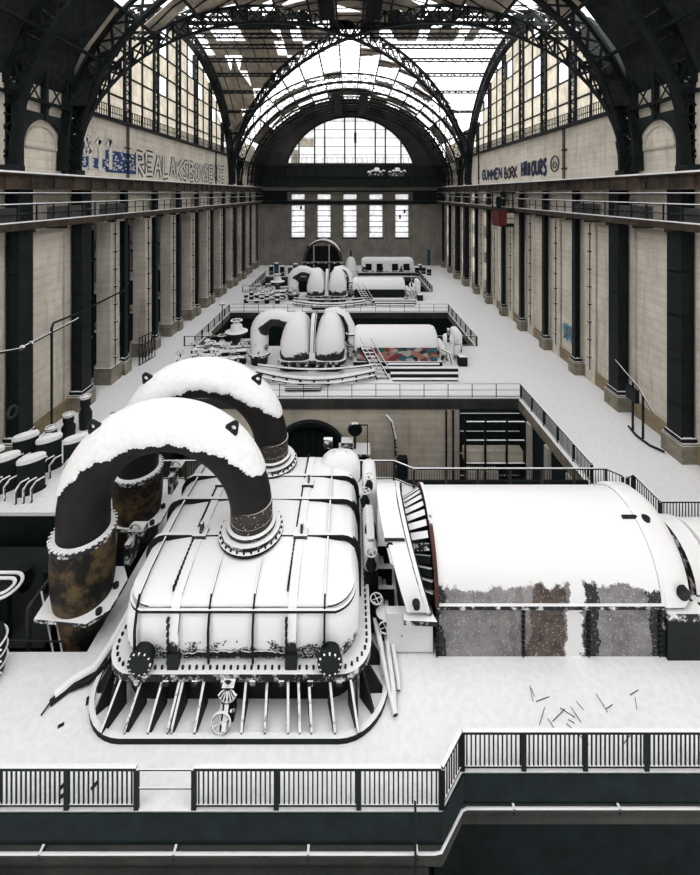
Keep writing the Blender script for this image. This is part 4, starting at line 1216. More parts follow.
# right end shield, bearing and exciter
m = MB(); rg = []
for x, r in ((10.05, 2.02), (10.15, 2.12), (10.75, 2.1), (11.1, 1.85), (11.25, 1.5)):
    rg.append([(x, GY - math.cos(R(a)) * r, GZ + math.sin(R(a)) * r) for a in range(0, 181, 6)])
m.loft(rg); m.box(10.1, 11.1, GY - 2.0, GY + 2.0, .0, 1.5).build('end_shield', M['hoodtop'], t, 40)
MB().box(10.15, 11.35, GY - 2.2, GY - 1.8, 1.35, 1.6).build('shield_foot', M['hoodtop'], t)
MB().lathe([(.2, 0), (.2, -.2), (.14, -.22)], (10.7, GY - 1.95, 2.15), 'y', 14).build('port_cap', M['column'], t)
MB().box(10.2, 11.3, GY - 2.1, GY - 1.95, .0, 1.35).build('shield_skirt', M['column'], t)
MB().lathe([(.13, 0), (.13, .12)], (10.35, GY - .9, 3.55), 'z', 10).box(9.6, 10.5, GY - .82, GY - .74, 3.5, 3.62).build('lifting_point', M['column'], t)
t = thing('exciter', (13.2, GY, 0), 'smaller round exciter casing to the right of the big generator', 'generator')
MB().lathe([(1.0, 0), (1.0, .5)], (11.3, GY, GZ - .3), 'x', 30).build('coupling', M['column'], t, 40)
for k, (xa, xb, r) in enumerate(((11.75, 12.5, 1.36), (12.62, 14.9, 1.26))):
    m = MB(); m.loft([[(x, GY - math.cos(R(a)) * rr_, GZ - .35 + math.sin(R(a)) * rr_) for a in range(-20, 201, 10)] for x, rr_ in ((xa, r), (xb - .1, r), (xb, r - .15))]); m.build('exciter_casing', M['hoodtop'] if k == 0 else M['hood'], t, 40)
for z in (1.2, .6): MB().box(11.5, 13, GY - 1.55, GY - 1.3, z, z + .12).build('rail_bar', M['steel'], t)
MB().box(11.4, 15, GY - 1.5, GY + 1.5, 0, .8).build('bedplate', M['hood'], t)
for i in range(3): MB().tube([(12 + .35 * i, GY - 1.2, 1.7), (12.1 + .4 * i, GY - 1.6, 1.3), (12.3 + .5 * i, GY - 1.95, .5)], .08, 8).build('oil_pipe', M['hoodtop'], t)
MB().box(13.1, 13.9, 12.6, 12.9, .4, .52).build('bracket', M['steel'], t)

# opened end cover with the winding ends behind it
t = thing('opened_end_cover', (2, GY, 0), 'curved snowy end cover swung open left of the generator, showing dark windings', 'cover')
m = arc_shell(1.75, 2.45, GY, 1.6, 2.05, .1, R(34), R(128), 24, -.36); m.build('cover_shell', M['hoodtop'], t, 40)
m = arc_shell(2.45, 2.58, GY, 1.6, 1.95, .24, R(-2), R(128), 30, -.36); m.build('cover_rim', M['hoodtop'], t, 40)
m = arc_shell(2.57, 2.61, GY, 1.6, 1.85, .30, R(-2), R(128), 30, -.36); m.build('cover_inner_edge', M['column'], t, 40)
m = arc_shell(1.85, 2.45, GY, 1.6, 2.13, .1, R(2), R(50), 12, -.36); m.build('cover_flap', M['hoodtop'], t, 40)
m = arc_shell(1.75, 2.42, GY, 1.6, 2.1, .2, R(49), R(51), 2, -.36); m.build('flap_joint', M['column'], t)
MB().prism([(1.7, GY - 2.3), (2.75, GY - 2.35), (2.6, GY - 1.95), (1.7, GY - 2.0)], 1.35, 1.5).build('cover_foot', M['hoodtop'], t)
MB().lathe([(.24, 0), (.24, -.06), (.14, -.08), (.1, -.3)], (2.1, GY - 2.05, 1.95), 'y', 18).build('round_port', M['column'], t, 40)
MB().torus((1.35, GY - 1.5, 3.15), .1, .035, 'y', 12, 6).build('lifting_ring', M['column'], t)
MB().box(1.75, 2.7, GY - 1.6, GY + 1.6, 0, 1.6).build('end_frame', M['column'], t)
MB().box(1.2, 2.7, GY - 1.9, GY - 1.65, .05, 1.3).build('front_sheet', M['hood'], t)
t2 = thing('stator_windings', (2.4, GY, GZ), 'dark stacked winding ends dusted with snow between end cover and generator', 'windings')
MB().lathe([(1.5, 0), (1.6, .5), (1.5, .75)], (2.0, GY, GZ), 'x', 30).build('winding_core', M['column'], t2, 40)
base = None
for i in range(15):
    a = R(4 + i * 10); c, s = -math.cos(a), math.sin(a)
    MB().beam((1.95, GY + c * 1.45, GZ + s * 1.45), (2.72, GY + c * 1.86, GZ + s * 1.86), .2, .16, (0, c, s)).beam((1.95, GY + c * 1.3, GZ + s * 1.3), (1.98, GY + c * 1.62, GZ + s * 1.62), .16, .2).build('winding_end', M['steel'], t2)

# bearing pedestals, valves and pipes between casing and generator
def handwheel(mb, c, r, ax='y', tilt=0):
    mb.torus(c, r, r * .12, ax, 18, 6)
    for i in range(4):
        a = PI / 2 * i + .4; q = {'y': (c[0] + r * math.cos(a), c[1], c[2] + r * math.sin(a)), 'z': (c[0] + r * math.cos(a), c[1] + r * math.sin(a), c[2]), 'x': (c[0], c[1] + r * math.cos(a), c[2] + r * math.sin(a))}[ax]
        mb.cyl(c, q, r * .08, 5)
def rbox(mb, x0, x1, y0, y1, z0, z1, r=.25, sh=.25):
    cx_, cy_, hx, hy = (x0 + x1) / 2, (y0 + y1) / 2, (x1 - x0) / 2, (y1 - y0) / 2
    mb.loft([rrect(cx_, cy_, hx - e, hy - e, max(.05, r - e * .3), z, 4) for e, z in ((0, z0), (0, z1 - sh), (sh * .13, z1 - sh * .55), (sh * .45, z1 - sh * .18), (sh * 1.1, z1))])
    return mb
t = thing('bearing_dome', (-.35, 18.3, 2.9), 'rounded white bearing dome on the rear right corner of the big casing', 'bearing')
m = MB(); rbox(m, -1.3, .45, 17.6, 18.9, 2.4, 3.5, .5, .6); m.build('dome', M['hoodtop'], t, 50)
MB().cyl((.0, 17.5, 2.3), (.0, 17.4, 3.0), .07, 8).build('stud', M['column'], t)
m = MB().box(-1.2, -.8, 18.6, 18.8, 3.4, 3.8).build('lug', M['hoodtop'], t)
t = thing('bearing_pedestal', (.75, 15.6, 0), 'snowy stepped bearing pedestal standing right of the big casing', 'bearing')
m = MB(); rbox(m, .55, 1.15, 16.9, 18.9, 0, 2.9, .2, .3); m.build('rear_block', M['hoodtop'], t, 50)
m = MB(); rbox(m, .5, 1.0, 14.6, 16.7, 0, 2.5, .2, .35); m.build('middle_block', M['hoodtop'], t, 50)
MB().box(.5, 1.0, 14.5, 16.75, .2, 1.5).build('dark_core', M['column'], t)
m = MB(); m.lathe([(.62, 0), (.8, .1), (.8, .35), (.62, .45)], (.55, 15.4, 1.7), 'x', 24); m.build('shaft_coupling', M['steel'], t, 40)
for i, (x, y, z) in enumerate(((.75, 14.5, 2.2), (.62, 16.8, 2.7), (.9, 13.95, 1.1), (.8, 17.1, 3.1))):
    tt = thing('small_valve', (x, y, z - .5), 'little snow capped hand valve right of the casing, %s' % ('level with the front pipe foot', 'beside the stepped pedestal top', 'low near the casing corner', 'rearmost by the bearing dome')[i], 'valve', 'hand valves right of the casing')
    MB().lathe([(.16, 0), (.2, .15), (.12, .35), (.07, .4)], (x, y, z - .5), 'z', 10).build('valve_body', M['column'], tt)
    m = MB(); m.cyl((x, y, z - .15), (x, y, z + .1), .04, 6); handwheel(m, (x, y, z + .1), .2, 'z'); m.build('handwheel', M['hoodtop'], tt)
t = thing('oil_pipe_bundle', (1.0, 13, 0), 'bundle of thin pipes running forward between casing and generator', 'pipes')
for x, z, y1 in ((1.25, .35, 12.2), (1.42, .25, 12.6), (.98, .5, 13.0)):
    MB().tube([(x - .15, 17.5, z), (x - .1, 14.2, z), (x + .03, y1, z), (x + .04, y1 - .3, .08)], .07, 8).build('oil_pipe', M['hoodtop'], t)
for y in (16.6, 15.6, 14.8, 13.9):
    MB().box(.9, 1.6, y, y + .15, .0, .7).build('saddle', M['steel'], t)
tag(MB().tube([(.82, 13.9, .7), (1.08, 12.6, .32), (1.3, 11.7, .1)], .075, 8).build('loose_pole', M['hoodtop']), 'white leaning pole beside the front right corner of the casing', 'pole')
t = thing('upright_pump', (1.1, 14.0, 0), 'upright snow dusted pump with round head in front of end cover', 'pump')
MB().lathe([(.3, 0), (.3, .1), (.18, .15), (.18, .7), (.28, .75), (.28, .95), (.1, 1.05)], (1.15, 13.75, 0), 'z', 14).build('pump_body', M['steel'], t, 40)
m = MB(); handwheel(m, (1.15, 13.4, .8), .2, 'y'); m.build('handwheel', M['hoodtop'], t)

# left of the casing: pit machinery
t = thing('valve_platform', (-16, 19, 0), 'snow covered raised platform at the left edge behind the dark pit', 'platform')
MB().box(-18.2, -11.6, 17.2, 20.6, 1.45, 1.6).build('platform_top', M['snow'], t)
MB().box(-18.2, -11.7, 17.3, 20.5, 0, 1.45).build('base', M['column'], t)
MB().path([(-11.6, 17.2, 1.7), (-11.1, 18.0, 1.7), (-11.1, 19.2, 1.7)], .15, .12).build('edge_bar', M['hoodtop'], t)
servo = None
sp = [(-16.6, 18.9), (-15.55, 18.5), (-14.3, 18.4), (-15.9, 20.1), (-14.6, 19.9), (-13.3, 19.9)]
for i, (x, y) in enumerate(sp):
    lab = 'oblong dark actuator with snow cap on left platform, %s' % ('front row leftmost', 'front row centre', 'front row nearest the pipe', 'back row leftmost', 'back row centre', 'back row nearest the pipe')[i]
    if servo is None:
        t = servo = thing('valve_actuator', (x, y, 1.6), lab, 'actuator', 'valve actuators on the left platform')
        def oval(mb, z0, z1, sc, a=.55, b=.25, off=0.):
            ang = R(38); rg = []
            for z, k in ((z0, sc), (z1 - .06, sc), (z1, sc * .9)):
                rg.append([(x + math.cos(ang) * a * k * math.cos(q) - math.sin(ang) * b * k * math.sin(q), y + off + math.sin(ang) * a * k * math.cos(q) + math.cos(ang) * b * k * math.sin(q), z) for q in [2 * PI * j / 24 for j in range(24)]])
            return mb.loft(rg)
        oval(MB(), 1.7, 3.0, .92).build('housing', M['column'], t, 40)
        oval(MB(), 3.0, 3.2, .98).build('snow_cap', M['snow'], t, 50)
        oval(MB(), 1.6, 1.72, 1.0).build('foot', M['steel'], t, 40)
        for k in range(3):
            px_, py_ = x - .1 + k * .3, y - .75 + k * .05
            MB().tube([(px_, py_, 1.6), (px_, py_, 2.2), (px_ + .12, py_ + .15, 2.42), (px_ + .35, py_ + .3, 2.5)], .05, 7).build('lever', M['hoodtop'], t, 40)
    else: copy_tree(servo, V((x, y, 1.6)), lab)
# in the pit
t = thing('pit_condenser_deck', (-13.5, 16, -2), 'dark sloping equipment deck with bare pipes inside the left pit', 'machine')
MB().plate([(-19, 14.6, -1.2), (-10.9, 14.6, -1.2), (-10.9, 16.8, .5), (-19, 16.8, .5)], (0, .1, -.3)).build('sloping_plate', M['column'], t)
for x in (-12.6, -11.6, -15.2): MB().lathe([(.22, 0), (.26, .3), (.2, .6), (.26, .62), (.26, .8)], (x, 15.9, -.3), 'z', 14).build('stub', M['column'], t)
MB().beam((-10.9, 13.9, -2.8), (-10.9, 13.9, .95), .12, .12).beam((-10.9, 13.9, .95), (-10.6, 17, 1.5), .1, .1).beam((-19, 13.8, .0), (-8.8, 13.8, -.1), .04, .04).build('frame_bar', M['fascia'], t)
for x in (-9.9, -9.6): MB().beam((x, 13.7, -.5), (x - .8, 14.2, 1.2), .05, .05).build('ladder_rail', M['hoodtop'], t)
t = thing('coil_loop', (-12.9, 15.2, .4), 'two concentric oval pipe loops with snow at the left picture edge', 'pipe')
for r_ in (.52, .3):
    pts = []
    for q in range(13): a = R(-90 + 180 * q / 12); pts.append((-12.4 + r_ * 1.0 * math.cos(a), 14.7 + r_ * math.sin(a), .9))
    for q in range(13): a = R(90 + 180 * q / 12); pts.append((-14.4 + r_ * 1.0 * math.cos(a), 14.7 + r_ * math.sin(a), .9))
    MB().tube(pts, .06, 8, True).build('oval_loop', M['hoodtop'], t, 60)
MB().box(-14.6, -12.2, 14.6, 14.8, -1.0, .84).build('stand', M['column'], t)
t = thing('ringed_barrel', (-11.35, 12.7, 0), 'dark ringed barrel with white hoops cut by the left picture edge', 'barrel')
MB().lathe([(.5, 0), (.56, .4), (.56, .9), (.5, 1.25), (.2, 1.32)], (-11.35, 12.7, 0), 'z', 24).build('barrel_body', M['column'], t, 40)
for z in (.35, .7, 1.05): MB().torus((-11.35, 12.7, z), .57, .035, 'z', 24, 6).build('hoop', M['hoodtop'], t)
for k in range(3): MB().cyl((-10.85, 12.55, .35 * k + .3), (-10.6, 12.45, .35 * k + .42), .03, 6).build('nozzle', M['hoodtop'], t)
t = thing('drain_trough', (-7.9, 12.5, 0), 'thick curved snow filled drain pipe at the casing front left corner', 'pipe')
MB().tube([(-8.75, 12.15, .12), (-8.4, 12.5, .2), (-7.9, 12.7, .3), (-7.65, 13.2, .5), (-7.45, 14.2, .8)], .13, 10).build('curved_pipe', M['hoodtop'], t, 60)
MB().tube([(-8.78, 12.0, .06), (-8.45, 12.33, .1), (-7.95, 12.5, .14), (-7.6, 12.9, .3)], .09, 8).build('under_pipe', M['column'], t, 60)
MB().cyl((-8.75, 12.1, .1), (-8.85, 11.75, .04), .025, 6).build('spigot', M['column'], t)

# ------------------------------------------------------------------ the smaller turbine sets further back
def tset(Yo, ordn):
    """things of one set on the deck that begins at Yo; returned for copying"""
    T = []
    y = lambda v: Yo + v
    def th(name, loc, lab, cat, grp=None):
        o = thing(name, loc, lab + ' on the %s turbine deck' % ordn, cat, grp or name.replace('_', ' ') + ' of the rear decks'); T.append(o); return o
    c = th('rear_turbine', (-3.3, y(6), 0), 'twin lobed snow covered turbine', 'turbine')
    for x0, x1 in ((-5.95, -3.4), (-3.0, -.5)):
        xm, hx = (x0 + x1) / 2, (x1 - x0) / 2
        m = MB(); ym, hy = y(6.7), 2.4
        m.loft([rrect(xm, ym, hx * a, hy * b, .8, z, 5) for a, b, z in ((.98, 1, .95), (1.03, 1.02, 1.5), (1.0, .98, 2.3), (.88, .84, 3.0), (.70, .66, 3.65), (.46, .44, 4.1), (.2, .22, 4.32))])
        m.build('casing_lobe', M['lobe'], c, 60)
        m = MB(); m.loft([rrect(xm, ym, hx + .18, hy + .2, .8, z, 5) for z in (.72, .95)]); m.build('lobe_flange', M['hoodtop'], c, 40)
        m = MB(); m.loft([rrect(xm, ym, hx - .1, hy - .1, .6, z, 5) for z in (.0, .72)]); m.build('lobe_base', M['column'], c)
        for k in range(4): MB().box(x0 + .15 + k * .68, x0 + .4 + k * .68, y(4.1), y(4.35), .25, .6).build('foot_bolt', M['hoodtop'], c)
    for xx in (-3.42, -3.04):
        m = MB(); m.path([(xx, y(6.7) - 2.27 * math.cos(R(12 + 9.75 * i)), .9 + 3.32 * math.sin(R(12 + 9.75 * i))) for i in range(17)], .06, .1)
        m.build('joint_flange', M['column'], c)
    m = MB(); rg = []
    for i in range(17):
        a = R(180 * i / 16); yy = y(6.7) - 2.25 * math.cos(a); zz = .9 + 3.3 * math.sin(a); rg.append([(-3.45, yy, zz - .3), (-2.95, yy, zz - .3), (-2.95, yy, zz), (-3.45, yy, zz)])
    m.loft(rg); m.build('joint_web', M['hoodtop'], c)
    p = th('elbow_pipe', (-7.2, y(7), 0), 'white elbow pipe arching into left side of the turbine', 'pipe')
    pts = [(-8.0, y(6.2), .8), (-8.0, y(6.3), 2.4)] + [(-6.6 + 1.5 * math.cos(a) * .95, y(6.4), 2.7 + 1.3 * math.sin(a)) for a in [R(170 - 120 * i / 9) for i in range(10)]] + [(-4.9, y(6.6), 3.6)]
    MB().tube(pts, [.8] * 6 + [.72] * 7, 18).build('pipe_bend', M['lobe'], p, 60)
    MB().lathe([(.62, 0), (.95, 0), (.95, .18), (.62, .2)], (-8.0, y(6.2), .75), 'z', 22).build('pipe_flange', M['hoodtop'], p)
    MB().lathe([(.7, 0), (.8, .75)], (-8.0, y(6.2), 0), 'z', 20).build('pipe_base', M['column'], p)
    p = th('side_bend', (-.2, y(7), 0), 'curved snowy exhaust bend hugging right side of the turbine', 'pipe')
    pts = [(-2.2, y(8), 3.9), (-1.2, y(7.8), 4.15), (-.4, y(7.5), 3.8), (.05, y(7.2), 3.0), (.1, y(7.1), 1.8), (.1, y(7.1), .2)]
    MB().tube(pts, .38, 14).build('pipe_bend', M['hoodtop'], p, 60)
    for z in (1.2, 2.2): MB().lathe([(.38, 0), (.5, 0), (.5, .12), (.38, .14)], (.1, y(7.12), z), 'z', 16).build('pipe_collar', M['steel'], p)
    g = th('rear_generator', (4, y(7.6), 0), 'barrel shaped snow loaded generator with %s' % ('graffiti along its flank' if ordn == 'second' else 'plain dark flank'), 'generator')
    m = MB(); rg = []
    for x, k in ((.35, .7), (.45, .9), (.75, 1), (7.4, 1), (7.7, .93), (7.8, .8)):
        rg.append([(x, y(7.6) - math.cos(R(a)) * 1.85 * k, 1.2 + math.sin(R(a)) * 1.65 * k) for a in range(0, 181, 9)])
    m.loft(rg); m.build('barrel', M['hoodtop'], g, 50)
    MB().box(.6, 7.6, y(5.7), y(9.4), .35, 1.5).build('painted_flank', M['graffiti'] if ordn == 'second' else M['column'], g)
    MB().box(.3, 8.0, y(5.5), y(9.5), .0, .36).build('bedplate', M['steel'], g)
    x_ = th('end_gear', (8.8, y(7.2), 0), 'snowy exciter lumps with upright valve at right end', 'machine')
    for a in ((7.9, 8.5, 6.3, 8.4, 0, 1.5), (8.6, 9.3, 6.6, 8.2, 0, 2.0), (9.35, 10.0, 6.4, 8.4, .6, 2.6), (9.4, 10.2, 5.4, 6.2, 0, .9)):
        m = MB(); rbox(m, a[0], a[1], y(a[2]), y(a[3]), a[4], a[5], .18, .25); m.build('gear_block', M['lobe'] if a[5] > 1 else M['steel'], x_, 50)
    MB().cyl((8.7, y(6.3), 1.8), (8.7, y(6.3), 3.0), .13, 10).build('upright_valve', M['hoodtop'], x_)
    MB().tube([(7.9, y(5.6), 1.5), (8.6, y(5.3), 1.2), (8.8, y(5.2), .3)], .1, 8).build('feed_pipe', M['hoodtop'], x_)
    s = th('stair', (2, y(4.5), 0), 'steep snowy stair with rails leading down beside the turbine', 'stair')
    for dx in (0, .9): 
        MB().beam((.9 + dx, y(5.4), 1.7), (2.2 + dx, y(2.9), .1), .07, .22).build('stringer', M['steel'], s)
        MB().beam((.9 + dx, y(5.4), 2.5), (2.2 + dx, y(2.9), .95), .06, .06).build('stair_rail', M['hoodtop'], s)
    for k in range(8): f = (k + .5) / 8; MB().box(.9 + 1.3 * f, 1.8 + 1.3 * f, y(5.4 - 2.5 * f) - .12, y(5.4 - 2.5 * f) + .12, 1.68 - 1.6 * f, 1.72 - 1.6 * f).build('tread', M['hoodtop'], s)
    for z, yy, x0, x1 in ((.42, 4.9, 3.2, 7.6), (.40, 4.2, 2.9, 9.0), (.3, 3.4, 3.3, 8.8), (.14, 2.7, 3.4, 8.6)):
        b = th('front_pipe_run', (x0, y(yy), z), 'straight snow topped pipe run %s metres before the generator' % ('one', 'two', 'three', 'four')[[.42, .40, .3, .14].index(z)], 'pipe')
        MB().tube([(x0, y(yy), z), (x1, y(yy), z)], .13, 8).build('pipe_run', M['hoodtop'], b)
        MB().box(x0, x1, y(yy) - .1, y(yy) + .1, .0, z - .12).build('support', M['column'], b) if z > .2 else None
    sw = th('curved_header', (-3, y(3), 0), 'long curved header pipe sweeping in front of the turbine', 'pipe')
    for k, (dz, dy_, r_) in enumerate(((.55, 0, .17), (.35, -.45, .1), (.8, .5, .1))):
        pts = [(-7.6 + 9.6 * i / 20, y(3.4 + dy_ - 1.5 * math.sin(PI * i / 20) * (1 if k < 2 else .6)), dz) for i in range(21)]
        MB().tube(pts, r_, 8).build('header_pipe', M['hoodtop'], sw, 60)
    for k in range(9):
        x0 = -7.2 + k * 1.1; yy = y(3.4 - 1.5 * math.sin(PI * (k * 1.1 + .4) / 9.6)); MB().box(x0 - .08, x0 + .08, yy - .1, yy + .3, 0, .45).build('stanchion', M['column'], sw)
    gr = th('service_grate', (-3.3, y(1), 0), 'dark slatted service grate laid before the turbine', 'grate')
    for k in range(4): MB().box(-4.9, -2.2, y(.9 + .28 * k), y(1.02 + .28 * k), .05, .3).build('slat', M['steel'], gr)
    # left side gear
    rr = random.Random(5 if ordn == 'second' else 6)
    pot = th('steam_pot', (-10.6, y(8.3), 0), 'round lidded steam pot with broad snowy rim', 'valve')
    MB().lathe([(.45, 0), (.5, 1.8), (1.0, 1.9), (1.05, 2.1), (.6, 2.25), (.5, 2.7), (.2, 2.85)], (-10.6, y(8.3), 0), 'z', 20).build('pot_body', M['lobe'], pot, 40)
    m = MB(); handwheel(m, (-10.6, y(8.3), 3.1), .5, 'z'); m.cyl((-10.6, y(8.3), 2.8), (-10.6, y(8.3), 3.1), .06, 6); m.build('handwheel', M['hoodtop'], pot)
    pl_ = ('outermost at front', 'second at front', 'third at front', 'nearest the elbow at front', 'outermost at back', 'second at back', 'third at back', 'nearest the elbow at back', 'beside the pot', 'beyond the pot')
    first = None
    for k in range(10):
        px_, py_ = -14.2 + (k % 4) * 1.45 + (k // 4) * .4, y(4.2 + 2.0 * (k // 4) + rr.uniform(-.4, .4))
        lab = 'hand valve left of the turbine, ' + pl_[k]
        if first is None:
            v = first = th('hand_valve', (px_, py_, 0), lab, 'valve')
            MB().lathe([(.3, 0), (.34, .5), (.18, .7), (.32, .85), (.32, 1.1), (.1, 1.3)], (px_, py_, 0), 'z', 12).build('valve_body', M['steel'], v, 40)
            m = MB(); m.cyl((px_, py_, 1.2), (px_, py_, 1.7), .06, 6); handwheel(m, (px_, py_, 1.7), .38, 'z'); m.build('handwheel', M['hoodtop'], v)
        else:
            o = copy_tree(first, V((px_, py_, 0)), lab + ' on the %s turbine deck' % ordn); T.append(o)
    for k in range(7):
        q0 = (-14.5 + rr.uniform(0, 2), y(3.6 + k * .85), .5 + .25 * (k % 3))
        b = th('feed_pipe', q0, 'snowy pipe left of the turbine, %s row' % ordinal(k), 'pipe')
        z = q0[2]
        MB().tube([q0, (q0[0] + 2.2, q0[1] + .1, z), (q0[0] + 2.5, q0[1] + .3, z + .2), (-9.0, q0[1] + .5, z + .25)], .12 + .03 * (k % 3), 8).build('pipe_run', M['hoodtop'], b)
    return T
M['lobe'] = snowy('lobe_casing_iron', (.05, .045, .04), (.02, .02, .02), thr=.02, amp=.7, nscale=.9)
tset(30.0, 'second')
tset(51.6, 'third')
t = thing('lamp_pole', (-12, 38, 0), 'thin upright lamp pole left of the second turbine', 'pole')
MB().cyl((-11.9, 38.2, 0), (-11.9, 38.2, 4.6), .05, 8).build('pole', M['column'], t)
MB().lathe([(.28, 0), (.3, .1), (.1, .25)], (-11.9, 38.2, 4.6), 'z', 12).build('lamp', M['hoodtop'], t)
# last set by the end wall
t = thing('open_casing', (-5, 76, 0), 'open upended casing half standing like a dark arch near the end wall', 'casing')
m = MB(); rg = []
for i in range(21):
    a = R(180 * i / 20); c, s_ = math.cos(a), math.sin(a)
    rg.append([(-5 + 3.2 * c, 74.6, 2.4 + 3.6 * s_), (-5 + 3.2 * c, 77.6, 2.4 + 3.6 * s_), (-5 + 3.6 * c, 77.6, 2.4 + 4.0 * s_), (-5 + 3.6 * c, 74.6, 2.4 + 4.0 * s_)])
m.loft(rg); m.box(-8.6, -8.2, 74.6, 77.6, 0, 2.4).box(-1.8, -1.4, 74.6, 77.6, 0, 2.4).build('arch_shell', snowy('dark_open_casing', (.09, .07, .06), (.04, .035, .03), thr=.45, amp=.3), t, 40)
MB().box(-8.2, -1.8, 77.4, 77.6, 0, 5).build('back_plate', M['column'], t)
for x in (-6.6, -3.8): MB().box(x - .1, x + .1, 74.7, 74.9, 0, 5.6).build('inner_post', M['pillar'], t)
MB().box(-8.8, -1.2, 74.4, 74.7, 2.2, 2.45).build('cross_bar', M['hoodtop'], t)
t = thing('conical_hopper', (.0, 76, 0), 'white cone shaped hopper right of the open arch casing', 'hopper')
MB().lathe([(1.25, 0), (1.2, 1.2), (.7, 2.8), (.3, 3.2)], (.15, 76.0, 0), 'z', 20).build('cone', M['lobe'], t, 40)
MB().box(.0, .3, 75.85, 76.15, 3.2, 4.4).build('stem', M['column'], t)
t = thing('long_tank', (6.9, 76, 0), 'low white tank with four square dark openings before the end wall', 'tank')
m = MB(); rbox(m, 2.1, 11.7, 74.8, 77.2, .6, 3.1, .5, .7); m.build('tank_body', M['lobe'], t, 40)
for x in (3.4, 5.4, 8.2, 10.3): MB().box(x - .55, x + .55, 74.7, 74.82, .9, 2.1).build('opening', M['lens'], t)
MB().box(1.5, 12.5, 74.4, 77.6, 0, .55).build('tank_plinth', M['steel'], t)
rr = random.Random(9)
for i in range(9):
    x = -14.5 + i * 1.1 if i < 5 else 12.2 + (i - 5) * .75; yy = 75.5 + rr.uniform(-1.2, 1.5)
    t = thing('drum', (x, yy, 0), '%s drum standing %s, %s of its row' % ('dusty blue' if i in (1, 3, 4) else 'dark snow topped', 'left of the open arch casing' if i < 5 else 'right of the white tank', ordinal(i if i < 5 else i - 5)), 'drum', 'drums near the end wall')
    h = rr.uniform(1.0, 2.4)
    MB().lathe([(.42, 0), (.42, h * .33), (.45, h * .34), (.42, h * .36), (.42, h)], (x, yy, 0), 'z', 14).build('drum_body', M['blue'] if i in (1, 3, 4) else M['steel'], t)
    MB().lathe([(.44, 0), (.3, .14)], (x, yy, h), 'z', 14).build('snow_top', M['snow'], t)
# ------------------------------------------------------------------ wall pipes, left side gear, aisle gear
t = thing('wall_pipe', (-18, 25, 7), 'thin dark pipe crossing the left wall with a drop leg', 'pipe')
MB().tube([(-18, 20.6, 6.9), (-17.9, 22.2, 6.55), (-17.9, 26.6, 6.7), (-17.9, 27.0, 6.75)], .07, 8).build('cross_pipe', M['steel'], t)
MB().tube([(-17.9, 24.6, .9), (-17.9, 24.6, 6.9), (-17.9, 24.75, 7.15), (-17.9, 27.0, 7.1), (-17.9, 32.6, 7.3)], .07, 8).build('drop_pipe', M['column'], t)
for y in (22.3, 22.9): MB().lathe([(.14, 0), (.14, .12)], (-17.9, y, 6.56), 'y', 10).build('pipe_coupling', M['hoodtop'], t)
MB().torus((-18.2, 22.1, 3.2), .3, .07, 'x', 14, 6).build('hose_ring', M['fascia'], t)
t = thing('floor_pump', (-17.2, 25.7, 0), 'dark snow capped pump group at the foot of the left pier', 'pump')
for x, y, h in ((-17.3, 25.2, 1.3), (-16.9, 26.2, 1.9), (-17.7, 24.3, 1.0), (-17.2, 23.2, 1.1)):
    MB().lathe([(.35, 0), (.38, h * .5), (.22, h * .7), (.3, h * .75), (.3, h)], (x, y, 0), 'z', 14).build('pump_body', M['column'], t, 40)
    m = MB(); handwheel(m, (x, y, h + .12), .3, 'z'); m.sphere((x, y, h), .3, (1, 1, .5), 12, 5, 0.); m.build('pump_cap', M['hoodtop'], t)
t = thing('wall_switch_post', (17.6, 26, 0), 'black switch box on a post beside the right wall', 'switch')
MB().box(17.85, 17.95, 25.9, 26.0, 0, 3.0).box(17.85, 17.95, 25.0, 25.1, 0, 2.6).build('post', M['column'], t)
MB().box(17.75, 18.0, 25.5, 26.4, 1.9, 2.7).build('switch_box', M['column'], t)
MB().tube([(18.1, 28.0, 3.6), (17.9, 25.4, 2.9), (17.9, 24.2, 2.0)], .05, 6).build('handrail', M['steel'], t)
MB().tube([(17.8, 26.2, .1), (17.6, 25.2, .1), (17.7, 24.2, .1), (18.1, 23.6, .1)], .07, 6).build('hose', M['column'], t)
# lattice gate by the first open bay
t = thing('lattice_gate', (-18.3, 36, 0), 'dark lattice gate leaning beside the first open left pillar', 'gate')
m = MB()
for z in (0.03, .9, 1.7, 2.4): m.beam((-18.3, 35.6, z), (-17.9, 37.6, z), .06, .06)
m.build('bars', M['column'], t); m = MB()
for k in range(6):
    f = k / 5; m.beam((-18.3 + .4 * f, 35.6 + 2 * f, .0), (-18.3 + .4 * f, 35.6 + 2 * f, 2.4), .06, .06)
    if k < 5: m.beam((-18.3 + .4 * f, 35.6 + 2 * f, .0), (-18.22 + .4 * f, 36 + 2 * f, 2.4), .04, .04)
m.build('lattice', M['column'], t)
rr = random.Random(4)
for k in range(1, 10):
    y = yk(k) + 2.3
    t = thing('switch_cabinet', (-24, y, 0), 'dark switchgear frame in the left aisle, %s bay from the camera' % ordinal(k - 1), 'cabinet', 'switchgear in the left aisle')
    MB().box(-25, -22.2, y - 1.8, y + 1.6, 0, rr.uniform(5, 8)).build('cabinet_body', M['column'], t)
    m = MB()
    for z in (3.2, 6.4, 9.4): MB().box(-24.5, -20.8, y - 2.3, y + 2.2, z, z + .15).build('shelf', M['steel'], t)
    for yy in (-2.2, 2.1): MB().box(-20.95, -20.8, y + yy, y + yy + .12, 0, 12).build('frame_post', M['column'], t)
    for q in range(3):
        z = (3.35, 6.55, 3.35)[q]; MB().sphere((-21.6, y - 1.4 + q * 1.3, z + .3), .4, (1, 1, .8), 10, 6).build('insulator', M['pillar'], t)

